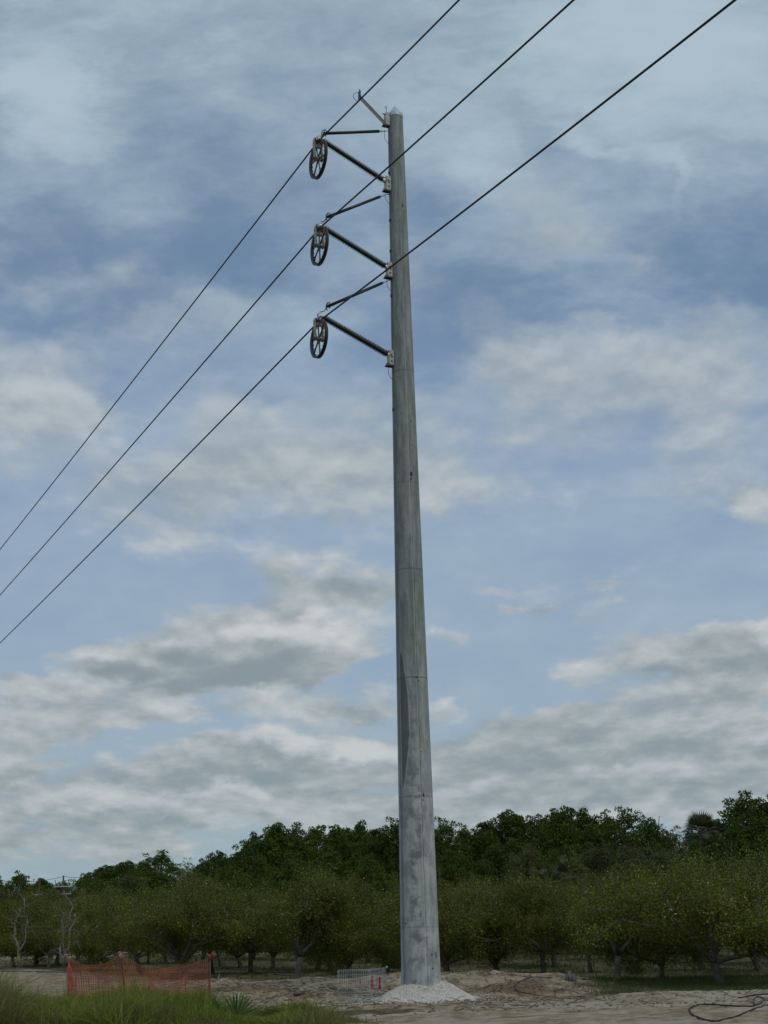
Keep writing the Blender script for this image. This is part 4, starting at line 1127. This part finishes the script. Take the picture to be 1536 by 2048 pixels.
g5 = finish('orchard_weeds', blades('orchard_weeds', P, r.uniform(.05, .22, len(P)), r.uniform(.02, .04, len(P)), None, .6, 2, .5, 9), M['lowgrass'], None, False)
tag(g5, 'patchy weeds on the shaded ground between the orchard rows', 'weeds', kind='stuff')
# ================================================================= trees
def leaf_cloud(C_, size, r, aspect=.45, flat=0.0):
    """one diamond leaf per centre"""
    k = len(C_)
    d = r.normal(0, 1, (k, 3)); d[:, 2] = d[:, 2] * .8 - .35; d /= np.linalg.norm(d, axis=1)[:, None]
    e = r.normal(0, 1, (k, 3)); e = np.cross(d, e); e /= np.linalg.norm(e, axis=1)[:, None]
    L = size[:, None]
    return np.stack([C_ - d * L * .5, C_ + e * L * aspect * .5, C_ + d * L * .5, C_ - e * L * aspect * .5], 1).reshape(-1, 3)

def limb_path(p, d, L, r, n=5, wob=.25, up=.0):
    pts = [p.copy()]; d = d.normalized()
    for i in range(n):
        d = (d + Vector((r.gauss(0, wob), r.gauss(0, wob), r.gauss(0, wob) + up))).normalized()
        p = p + d * (L / n); pts.append(p.copy())
    return pts, d

def citrus_mesh(seed, nleaf=11000, H=3.7, W=2.2, fullness=1.0):
    r = random.Random(seed); nr_ = np.random.default_rng(seed)
    wood = MB(); twigs = []; shoots = []
    th = r.uniform(.45, .7)
    base, _ = limb_path(Vector((0, 0, -.1)), Vector((r.gauss(0, .12), r.gauss(0, .12), 1)), th + .1, r, 3, .08)
    wood.tube(base, [.100, .075, .068, .07], 8)
    top = base[-1]
    nl = r.randint(4, 6)
    for i in range(nl):
        az = i * 2 * math.pi / nl + r.uniform(-.4, .4); inc = r.uniform(.45, 1.0)
        d = Vector((math.cos(az) * math.sin(inc), math.sin(az) * math.sin(inc), math.cos(inc)))
        L1 = r.uniform(1.1, 1.6)
        p1, d1 = limb_path(top, d, L1, r, 6, .20, .05)
        wood.tube(p1, [.052 - .028 * k / 6 for k in range(7)], 6)
        for j in range(4):
            st = p1[r.choice([3, 4, 5, 6, 6])]
            az2 = r.uniform(0, 6.28)
            dd = (d1 * .8 + Vector((math.cos(az2), math.sin(az2), r.uniform(-.2, .9))) * .9)
            p2, d2 = limb_path(st, dd, r.uniform(.7, 1.15), r, 5, .28, .03)
            wood.tube(p2, [.028 - .015 * k / 5 for k in range(6)], 5)
            for m_ in range(4):
                st2 = p2[r.choice([1, 2, 3, 4, 5, 5])]
                az3 = r.uniform(0, 6.28)
                dd = d2 * .6 + Vector((math.cos(az3), math.sin(az3), r.uniform(-1.0, .7)))
                p3, d3 = limb_path(st2, dd, r.uniform(.4, .8), r, 4, .3, -.03)
                wood.tube(p3, [.012 - .007 * k / 4 for k in range(5)], 4, cap=False)
                twigs += p3[1:]
                for q_ in range(2):
                    az4 = r.uniform(0, 6.28)
                    p4, d4 = limb_path(p3[r.choice([1, 2, 3, 4])], d3 * .4 + Vector((math.cos(az4), math.sin(az4), r.uniform(-1.1, .4))), r.uniform(.25, .5), r, 3, .3, -.06)
                    wood.tube(p4, [.007, .006, .005, .003], 3, cap=False)
                    twigs += p4[1:] + p4[-1:]
    for q_ in range(60):                              # upright water shoots ragging the outline
        st = r.choice(twigs[len(twigs) // 8:])
        if st.z < 1.3: continue
        p5, d5 = limb_path(st, Vector((r.gauss(0, .35), r.gauss(0, .35), 1)), r.uniform(.4, 1.0), r, 4, .12)
        wood.tube(p5, [.008, .007, .006, .005, .003], 3, cap=False)
        shoots += p5[1:]
    T = np.array([tuple(t) for t in twigs])
    # drooping skirt
    idx = nr_.integers(0, len(T), int(nleaf * fullness))
    C_ = T[idx] + nr_.normal(0, 1, (len(idx), 3)) * np.array([.13, .13, .13])
    C_ = C_[C_[:, 2] > .18]
    if shoots:
        S_ = np.array([tuple(t) for t in shoots]); S_ = S_[nr_.integers(0, len(S_), 1500)]
        C_ = np.concatenate([C_, S_ + nr_.normal(0, .05, S_.shape)])
    # normalise the crown to the wanted size
    zt_ = np.percentile(T[:, 2], 99) + .22; wt_ = np.percentile(np.hypot(T[:, 0], T[:, 1]), 95)
    s = np.array([W / wt_, W / wt_, H / zt_])
    C_ = C_ * s
    lv = leaf_cloud(C_, nr_.uniform(.05, .095, len(C_)), nr_, .5)
    wm = wood.mesh('trunk')
    co = np.empty(len(wm.vertices) * 3, np.float32); wm.vertices.foreach_get('co', co)
    co = co.reshape(-1, 3) * s; wm.vertices.foreach_set('co', co.ravel().astype(np.float32)); wm.update()
    wm.materials.append(M['bark']); wm.polygons.foreach_set('use_smooth', [True] * len(wm.polygons))
    lm = np_mesh('crown', lv, 4); lm.materials.append(M['orchard'])
    return wm, lm

def oak_mesh(seed, mat, n_lump=64, per=300, asp=.95, low=.12, leaf=.024, spread=1.0, gap=0.0):
    """unit-height crown: lumps of leaf sprays on a domed shape, and a limbed trunk"""
    r = random.Random(seed); nr_ = np.random.default_rng(seed)
    wood = MB()
    b_, d_ = limb_path(Vector((0, 0, -.03)), Vector((r.gauss(0, .05), r.gauss(0, .05), 1)), .42, r, 4, .06)
    wood.tube(b_, [.030, .024, .021, .019, .016], 7)
    lumps = []
    for i in range(n_lump):
        t = (i + .5) / n_lump
        h = low + (1 - low) * (t ** .8)
        prof = math.sin(math.pi * min(1, ((h - low) / (1 - low)) * .78 + .20)) ** .75
        az = i * 2.399963 + r.uniform(-.5, .5)
        rad = prof * .5 * asp * r.uniform(.55, 1.08) * (1 + .18 * math.sin(az * 2 + seed))
        if t > .9: rad *= r.uniform(.3, .9)
        c = Vector((math.cos(az) * rad, math.sin(az) * rad, h - .07 * (rad / (.5 * asp)) + r.uniform(-.04, .02)))
        R_ = r.uniform(.075, .125) * (1.15 if t < .7 else .8) * spread
        lumps.append((c, R_))
        if i % 3 == 0:
            p, _ = limb_path(b_[r.choice([2, 3, 4])], c - b_[3], (c - b_[3]).length * .92, r, 4, .10, .04)
            wood.tube(p, [.012, .009, .007, .005, .003], 5, cap=False)
    for c, R_ in list(lumps):                        # small sprays breaking the outline
        if c.z > .55 or r.random() < .3:
            o = Vector((c.x, c.y, (c.z - .45) * .8)).normalized() * R_ * r.uniform(.9, 1.35) + Vector((r.gauss(0, .03), r.gauss(0, .03), 0))
            lumps.append((c + o, r.uniform(.028, .05) * spread))
    Cs = []
    for c, R_ in lumps:
        k = int(per * (R_ / .1) ** 2 * (1 - gap))
        v = nr_.normal(0, 1, (k, 3)); v /= np.linalg.norm(v, axis=1)[:, None]
        v[:, 2] = np.abs(v[:, 2]) * np.where(nr_.random(k) < .72, 1, -1)
        rad = R_ * (.55 + .5 * nr_.random(k) ** .6) * (1 + .25 * nr_.normal(0, 1, k) * .6)
        Cs.append(np.array(tuple(c)) + v * rad[:, None] * np.array([1.1, 1.1, .78]))
    C_ = np.concatenate(Cs)
    C_ = C_[C_[:, 2] > .02]
    mx = np.percentile(C_[:, 2], 99.7); C_[:, 2] /= mx
    lv = leaf_cloud(C_, nr_.uniform(.6, 1.25, len(C_)) * leaf, nr_, .6)
    wm = wood.mesh('trunk'); wm.materials.append(M['oakbark']); wm.polygons.foreach_set('use_smooth', [True] * len(wm.polygons))
    lm = np_mesh('crown', lv, 4); lm.materials.append(mat)
    return wm, lm

def plant(name, meshes, loc, rz, scale, label, cat, group):
    root = thing(name, label, cat, loc, rz, group, 1.0)
    root.scale = scale if hasattr(scale, '__len__') else (scale,) * 3
    for nm, me in zip(('trunk', 'crown'), meshes):
        o = bpy.data.objects.new(nm, me); col.objects.link(o); o.parent = root
    return root

rt_ = random.Random(77)
# ---- orchard
CIT = [citrus_mesh(100 + i, 29000, 3.7, 2.5) for i in range(6)]
THIN = [citrus_mesh(140 + i, 9000, 3.6, 2.0) for i in range(2)]
spots = []
# trees along the edge of the clearing, surveyed one by one: (px of trunk, distance, height, label)
EDGE = [
 (205, 72, 3.7, 0, 'full leafed citrus tree behind the left stake of the orange fence', 1),
 (285, 64, 3.7, 1, 'citrus tree rising behind the left bay of the orange fence', 1),
 (375, 57, 3.95, 2, 'broad citrus tree behind the right bay of the orange fence, trunk forked low', 1),
 (425, 61, 3.8, 3, 'citrus tree straight behind the right stake of the orange fence', 1),
 (502, 60, 3.6, 4, 'citrus tree with a short straight trunk behind the foreground palmetto', 1),
 (590, 48.5, 3.6, 5, 'citrus tree with pale twisted limbs forking from one trunk, left of the wire cage', 1),
 (702, 50, 3.7, 0, 'citrus tree leaning left just behind the wire cage', 1),
 (905, 48, 3.45, 1, 'citrus tree whose trunk stands just right of the concrete pole', 1),
 (1000, 47.5, 3.35, 2, 'citrus tree with a pale trunk, second to the right of the concrete pole', 1),
 (1090, 47, 3.15, 3, 'citrus tree with many low splayed limbs behind the sandy bank right of the pole', 1),
 (1182, 53, 3.4, 4, 'citrus tree with a dark V-shaped trunk behind the left end of the right grass patch', 1),
 (1230, 42.5, 3.2, 5, 'citrus tree with a slim upright trunk at the left of the right grass patch', 1),
 (1325, 43.5, 3.25, 0, 'citrus tree with a flared dark foot in the middle of the right grass patch', 1),
 (1442, 39.5, 3.6, 1, 'nearest citrus tree, splitting low into bare dark limbs at the right of the grass patch', 1),
 (1560, 42, 3.8, 2, 'tall citrus tree cut by the right edge of the photo', 1),
 (96, 78, 3.4, 1, 'thin leafed citrus tree between the two bare dead trees at the left', 0),
 (-10, 80, 3.7, 3, 'citrus tree cut by the left edge of the photo', 1),
 (28, 84, 4.1, 0, 'leafy citrus tree right behind the leftmost dead tree', 1), (70, 86, 4.1, 4, 'leafy citrus tree in the gap between the two dead trees', 1),
 (112, 83, 4.2, 2, 'leafy citrus tree hiding the foot of the little utility pole', 1), (152, 82, 4.2, 5, 'leafy citrus tree behind the right limbs of the second dead tree', 1), (182, 88, 4.3, 1, 'leafy citrus tree behind the leaning orange mesh end', 1)]
OG = 'citrus trees of the orchard'
LAND = ['at the far left edge', 'above the left dead tree', 'above the right dead tree', 'over the left bay of the orange fence', 'over the right bay of the orange fence', 'right of the orange fence', 'left of the palmetto line', 'between the palmetto and the wire cage', 'left of the wire cage', 'over the wire cage', 'just left of the concrete pole', 'just right of the concrete pole', 'over the hook-shaped hose', 'over the sandy bank right of the pole', 'over the left of the right grass patch', 'over the middle of the right grass patch', 'over the right of the grass patch', 'towards the right edge', 'at the far right edge']
ROWN = ['second', 'third', 'fourth', 'fifth', 'sixth', 'seventh', 'eighth', 'ninth']
cnt = 0
def place_citrus(x, y, h, v, label, full, k):
    global cnt
    ms = (CIT if full else THIN); ms = ms[v % len(ms)]
    s = h / 3.7 * .93
    plant('citrus_tree', ms, (x, y, gz(x, y)), k * 2.13 + .4, (s * rt_.uniform(.82, 1.15), s * rt_.uniform(.9, 1.15), s * rt_.uniform(.93, 1.06)), label, 'tree', OG)
    spots.append((x, y)); cnt += 1
for k, (px, Y, h, v, lb, full) in enumerate(EDGE):
    p = at(px, 1940, Y); place_citrus(p.x, p.y, h, v, lb, full, k)
seen = {}
off0 = 24.0
for row in range(8):
    off = off0 + row * 6.6
    t = -10 + rt_.uniform(0, 2)
    while t < 130:
        p = NR * off + DR * t + Vector((rt_.gauss(0, .35), rt_.gauss(0, .35), 0)); t += 3.9 + rt_.uniform(-.2, .4)
        if p.y < 45 or p.y > 98: continue
        px, py = proj((p.x, p.y, 2))
        if not -300 < px < 1850: continue
        if any((p.x - a) ** 2 + (p.y - b_) ** 2 < 3.2 ** 2 for a, b_ in spots): continue
        if rt_.random() < .05: continue
        if px < 200 and p.y < 72: continue
        if not -30 < px < 1560:
            side = 'left' if px < 0 else 'right'
            place_citrus(p.x, p.y, rt_.uniform(3.1, 4.0), rt_.randrange(6), f'{ROWN[row]} row citrus tree standing outside the {side} edge of the photo', True, cnt + 5)
            continue
        bi = min(max(int(px / 1536 * len(LAND)), 0), len(LAND) - 1)
        far = 'nearer' if p.y < 62 else ('midway' if p.y < 78 else 'farther')
        key = (bi, far); seen[key] = seen.get(key, 0) + 1
        qual = ['', 'taller ', 'hidden ', 'shaded ', 'innermost '][min(seen[key] - 1, 4)]
        lb = f'{qual}{far} citrus tree {LAND[bi]}'
        place_citrus(p.x, p.y, rt_.uniform(3.1, 4.0), rt_.randrange(6), lb, True, cnt + 5)
print('citrus', cnt)

# ---- dead trees at the left
def dead_tree(px, Y, paths, label):
    b_ = at(px, 1935, Y); z = gz(b_.x, Y)
    root = thing('dead_tree', label, 'tree', (b_.x, Y, z), 0, 'bare dead trees at the orchard edge')
    r = random.Random(px)
    q0 = MB(); first = True
    for pts, rad in paths:
        P = [at(x, y, Y) - Vector((b_.x, Y, z)) for x, y in pts]
        dy = 0
        for i, p in enumerate(P):
            dy += r.uniform(-.12, .12); p.y = dy * (0 if (first and i < 2) else 1)
        n_ = len(P)
        q = MB(); q.tube(P, [rad * .72 * (1 - .6 * i / (n_ - 1)) for i in range(n_)], 7)
        for i in range(2, n_):                       # broken side twigs
            for _ in range(2):
                a = P[i].lerp(P[i - 1], r.random()); d = Vector((r.uniform(-1, 1), r.uniform(-1, 1), r.uniform(-.1, 1))).normalized()
                t1, _d = limb_path(a, d, r.uniform(.3, .8), r, 4, .35)
                q.tube(t1, [.016, .012, .009, .006, .003], 4, cap=False)
        q.build('trunk' if first else 'limb', M['deadwood'], root)
        first = False
    return root
Zd = lambda L: [(x / 5.486, 1740 + y / 5.486) for x, y in L]
dead_tree(38, 73, [
    (Zd([(210, 1040), (205, 960), (200, 880), (205, 840), (180, 790), (160, 740), (165, 640), (158, 600), (180, 550), (205, 500), (232, 470), (228, 420)]), .085),
    (Zd([(215, 900), (245, 850), (275, 790), (290, 730), (290, 650), (300, 600), (320, 560)]), .06),
    (Zd([(275, 520), (270, 470), (278, 400), (278, 340)]), .045)],
    'leftmost bare dead tree with two bleached limbs in front of the orchard')
dead_tree(129, 66, [
    (Zd([(705, 1060), (690, 1010), (665, 950), (650, 880), (655, 820), (680, 790), (675, 700), (668, 620), (655, 560), (680, 500), (675, 460)]), .07),
    (Zd([(705, 1050), (715, 960), (735, 890), (770, 850), (772, 760), (775, 650), (810, 600), (828, 550), (835, 480)]), .085),
    (Zd([(700, 960), (700, 880), (690, 800), (705, 720), (740, 670), (705, 630)]), .05),
    (Zd([(880, 870), (850, 810), (852, 760), (830, 730), (858, 700)]), .04),
    (Zd([(775, 650), (760, 560), (775, 480), (800, 400), (770, 350), (735, 290)]), .04)],
    'bare dead tree with several twisted grey limbs beside the left end of the orange fence')
# bare spur limbs poking out of the canopy
# ---- forest behind
OAK = [oak_mesh(300 + i, M['forest'], 84 + 5 * i, 640, [.95, 1.1, .85, 1.0, .75][i], .10, .020) for i in range(5)]
OAKL = [oak_mesh(320 + i, M['forest_light'], 70, 560, [.9, 1.05][i], .10, .020, .9) for i in range(2)]
AIRY = [oak_mesh(340 + i, M['forest'], 60, 520, [.8, .7][i], .30, .018, .80, .1) for i in range(2)]
OLIVE = [oak_mesh(360 + i, M['forest_olive'], 70, 520, [1.2, .9][i], .05, .017, .95, .15) for i in range(2)]
PALE = [oak_mesh(380, M['pale'], 34, 170, .8, .30, .022, .8, .2)]
FG = 'trees of the wood behind the orchard'
def forest(px, top, Y, kind, label, ws=1.0, v=0):
    p = at(px, top, Y); g = -.1; h = p.z - g
    ms = {'oak': OAK, 'airy': AIRY, 'olive': OLIVE, 'pale': PALE, 'light': OAKL}[kind]; ms = ms[v % len(ms)]
    nm = {'oak': 'oak_tree', 'airy': 'oak_tree', 'light': 'oak_tree', 'olive': 'willow_tree', 'pale': 'pale_tree'}[kind]
    plant(nm, ms, (p.x, p.y, g), px * .7 + v, (h * ws, h * ws, h), label, 'tree', FG)
SK = [ # px, top, distance, kind, width, label
 (-20, 1752, 215, 'oak', 1.1, 'dark round tree on the far skyline cut by the left edge of the photo'),
 (40, 1749, 210, 'light', 1.0, 'dark round tree on the far skyline left of the little utility pole'),
 (84, 1761, 230, 'oak', 1.3, 'low far tree right behind the fainter left utility pole'),
 (130, 1762, 225, 'airy', 1.6, 'low light green far tree behind the little utility pole with two crossarms'),
 (172, 1748, 200, 'light', .9, 'dark tree on the skyline just right of the little utility pole'),
 (205, 1736, 195, 'oak', 1.0, 'dark tree topping the left rise of the wood, above the left fence bay'),
 (248, 1727, 190, 'oak', 1.1, 'broad dark tree on the rising skyline left of the pointed one'),
 (286, 1724, 188, 'light', .9, 'dark tree touching the left side of the pointed skyline tree'),
 (322, 1704, 185, 'airy', 1.25, 'pointed airy tree standing above the left part of the skyline'),
 (376, 1718, 170, 'pale', .8, 'small pale yellowish tree in the notch of the left skyline'),
 (405, 1728, 180, 'oak', .8, 'low dark tree right beside the small pale tree'),
 (436, 1708, 165, 'oak', .75, 'narrow dark tree between the pale tree and the tall wood'),
 (470, 1712, 150, 'oak', .7, 'lower dark tree at the left foot of the tall wood'),
 (505, 1676, 128, 'oak', .75, 'first tall dark oak where the wood steps up left of the pole'),
 (552, 1654, 126, 'oak', .85, 'tall dark oak second from the left end of the tall wood'),
 (590, 1650, 130, 'airy', .9, 'dark oak with an open tuft on its top, left part of the tall wood'),
 (630, 1656, 126, 'light', .85, 'rounded dark oak over the left orchard edge with twisted limbs'),
 (672, 1658, 124, 'oak', .8, 'dark oak crown above the left side of the wire cage'),
 (715, 1654, 126, 'oak', .85, 'dark oak crown straight above the wire cage'),
 (758, 1662, 122, 'oak', .8, 'slightly lower dark oak left of the crown beside the pole'),
 (792, 1640, 120, 'airy', .8, 'dark oak poking up on the left side of the concrete pole'),
 (845, 1650, 122, 'oak', .8, 'dark oak crown mostly hidden behind the concrete pole'),
 (888, 1640, 120, 'airy', .8, 'open crowned oak touching the right side of the concrete pole'),
 (930, 1658, 122, 'light', .75, 'lower dark oak right of the open crowned one by the pole'),
 (975, 1648, 120, 'oak', .8, 'dark oak on the slope up to the broad crown right of the pole'),
 (1025, 1630, 118, 'oak', .9, 'broadest dark oak of the wood right of the pole'),
 (1075, 1634, 118, 'light', .8, 'dark oak to the right of the broadest crown'),
 (1122, 1622, 116, 'oak', .85, 'high dark oak in the middle of the wood right of the pole'),
 (1170, 1628, 116, 'oak', .8, 'dark oak between the high middle crown and the tufted one'),
 (1212, 1634, 115, 'light', .75, 'dark oak crown left beside the tufted tall tree'),
 (1252, 1618, 112, 'airy', .9, 'tufted tall oak with sky showing through its crown'),
 (1296, 1636, 112, 'airy', .8, 'slightly lower open oak right of the tufted tall one'),
 (1335, 1660, 112, 'olive', .8, 'olive willow-like tree in the dip left of the cabbage palms'),
 (1378, 1668, 108, 'olive', .8, 'olive brown bushy tree below the cabbage palm heads'),
 (1448, 1655, 107, 'oak', .5, 'dark tree standing right against the cabbage palm heads'),
 (1486, 1588, 104, 'airy', 1.0, 'tallest open oak on the right skyline, sky visible between its leaves'),
 (1540, 1600, 102, 'oak', .9, 'tall dark oak at the right edge of the skyline'),
 (1590, 1610, 100, 'oak', .9, 'tall dark oak mostly outside the right edge'),
 (1645, 1606, 100, 'light', .9, 'oak of the wood standing outside the right edge'),
 (1705, 1600, 102, 'oak', .9, 'second oak of the wood standing outside the right edge'),
 (1770, 1612, 100, 'oak', 1.0, 'third oak of the wood standing outside the right edge'),
 (1840, 1606, 104, 'light', 1.0, 'outermost oak of the wood standing outside the right edge'),
 # lower layer in front
 (520, 1722, 112, 'oak', .9, 'lower dark tree filling the foot of the wood at its left step'),
 (590, 1715, 110, 'oak', .9, 'lower dark tree under the open tuft of the left wood'),
 (660, 1712, 110, 'oak', .9, 'lower dark tree under the crowns left of the wire cage'),
 (735, 1716, 108, 'light', .9, 'lower dark tree under the crowns above the wire cage'),
 (905, 1706, 106, 'oak', .9, 'lower dark tree under the crowns just right of the pole'),
 (985, 1700, 106, 'oak', .9, 'lower dark tree under the slope of crowns right of the pole'),
 (1060, 1694, 104, 'olive', .8, 'lower greyish green tree left of the hanging palm fronds'),
 (1130, 1690, 104, 'light', .9, 'lower dark tree above the hanging palm fronds'),
 (1200, 1690, 102, 'olive', 1.0, 'lower olive tree below the tufted tall oak'),
 (1260, 1694, 100, 'olive', 1.0, 'lower brownish olive tree right of the one under the tufted oak'),
 (1330, 1698, 100, 'olive', .9, 'lower olive brown bush in front of the skyline dip'),
 (1395, 1690, 98, 'oak', .9, 'lower dark tree under the cabbage palm heads'),
 (1465, 1664, 96, 'oak', .9, 'lower dark blue green tree under the tallest open oak'),
 (1535, 1668, 96, 'oak', .9, 'lower dark tree under the right edge oak'),
 (20, 1779, 125, 'olive', 1.6, 'bright low shrubby tree behind the orchard at the far left'),
 (110, 1781, 125, 'olive', 1.5, 'bright low shrubby tree behind the orchard below the little utility pole'),
 (200, 1764, 150, 'light', 1.3, 'low green tree behind the orchard above the left fence bay'),
 (255, 1752, 145, 'olive', 1.1, 'greyish low tree behind the orchard left of the pointed one'),
 (320, 1746, 145, 'oak', 1.1, 'low dark tree behind the orchard below the pointed one'),
 (390, 1748, 142, 'olive', 1.1, 'low olive tree behind the orchard below the small pale tree'),
 (450, 1742, 138, 'oak', 1.1, 'low dark tree behind the orchard before the wood steps up')]
for k, (px, top, Y, kd, ws, lb) in enumerate(SK): forest(px, top, Y, kd, lb, ws, k)

# ---- cabbage palms
def palm(px, top, Y, Rm, label, nf=26, droop=1.0, seed=1):
    c = at(px, top, Y); cz = c.z - Rm * .80
    root = thing('cabbage_palm', label, 'palm', (c.x, Y, -.1), 0, 'cabbage palms in the wood')
    r = random.Random(seed); H = cz + .1
    q = MB(); q.tube([(0, 0, -.1), (0, 0, H * .5), (0, 0, H)], [.2, .17, .15], 8); q.build('trunk', M['oakbark'], root)
    for i in range(nf):
        az = i * 2.4; inc = .1 + 2.3 * ((i + .5) / nf) ** .8 * droop
        d = Vector((math.cos(az) * math.sin(inc), math.sin(az) * math.sin(inc), math.cos(inc)))
        b0 = Vector((0, 0, H)); L = Rm * r.uniform(.30, .42); hub = b0 + d * L
        q = MB(); q.tube([b0, hub], .02, 4, cap=False)
        side = d.cross(Vector((0, 0, 1))).normalized()
        nrm = side.cross(d)
        vs = []
        for j in range(17):
            a = -1.35 + 2.7 * j / 16
            dd = (d * math.cos(a) + side * math.sin(a)).normalized(); ln = Rm * .62 * (.75 + .25 * math.cos(a))
            sd2 = dd.cross(nrm).normalized(); w2 = .05
            t1 = hub + dd * ln * .6; t2 = hub + dd * ln * 1.15 - Vector((0, 0, ln * (.30 if inc > .9 else .05)))
            b_ = len(q.v)
            q.add([hub, t1 - sd2 * w2, t2, t1 + sd2 * w2 + nrm * .01], [(0, 1, 2, 3)])
        q.build('frond', M['palm'], root, False)
    return root
palm(1399, 1628, 101, 1.5, 'rounded cabbage palm head on the skyline left of the tallest oak', 34, 1.0, 1)
palm(1430, 1641, 102, 1.2, 'smaller darker cabbage palm head right beside the rounded one', 28, 1.0, 2)
palm(1138, 1716, 98, 1.5, 'cabbage palm with hanging fronds low in the wood right of the pole', 30, 1.05, 3)
palm(1096, 1738, 97, 1.2, 'small cabbage palm left of the hanging fronds', 24, 1.05, 4)
palm(1425, 1668, 99, 1.4, 'cabbage palm with drooping fronds under the two skyline heads', 28, 1.05, 5)

# ---- far utility poles at the left
def small_pole(px, top, Y, arms, label):
    p = at(px, top, Y); root = thing('small_utility_pole', label, 'utility pole', (p.x, Y, -.1), 0, 'far utility poles')
    H = p.z + .1
    q = MB(); q.tube([(0, 0, 0), (0, 0, H)], [.11, .07], 8); q.build('pole_timber', M['poletimber'], root)
    for x0, x1, py in arms:
        a, b_ = at(x0, py, Y), at(x1, py, Y)
        q = MB(); q.box(((a.x + b_.x) / 2 - p.x, -.16, a.z + .1), (b_.x - a.x, .10, .09)); ar = q.build('crossarm', M['ceram'], root, False)
        for t in (.06, .5, .94):
            q = MB(); x = a.x + (b_.x - a.x) * t - p.x
            q.lathe((x, -.16, a.z + .17), (x, -.16, a.z + .5), [(0, .02), (.05, .035), (.1, .02), (.15, .03), (.2, .01)], 8); q.build('insulator', M['ceram'], ar)
    return root
small_pole(127, 1751, 140, [(108, 140, 1773.5), (116, 143, 1788)], 'little dark utility pole with two pale crossarms above the orchard at the left')
small_pole(79, 1756, 150, [(63, 87, 1789.5)], 'fainter little utility pole with one pale crossarm, leftmost of the two')
q = MB(); a, b_, c = at(-20, 1757, 150), at(127, 1753, 140), at(420, 1752, 160)
for s0, s1 in ((a, b_), (b_, c)):
    q.tube([s0.lerp(s1, t) - Vector((0, 0, 1.0 * 4 * t * (1 - t) * .4)) for t in np.linspace(0, 1, 14)], .018, 4)
tag(q.build('distribution_wire', M['cable'], None), 'thin wire strung between the far utility poles at the left', 'power line')
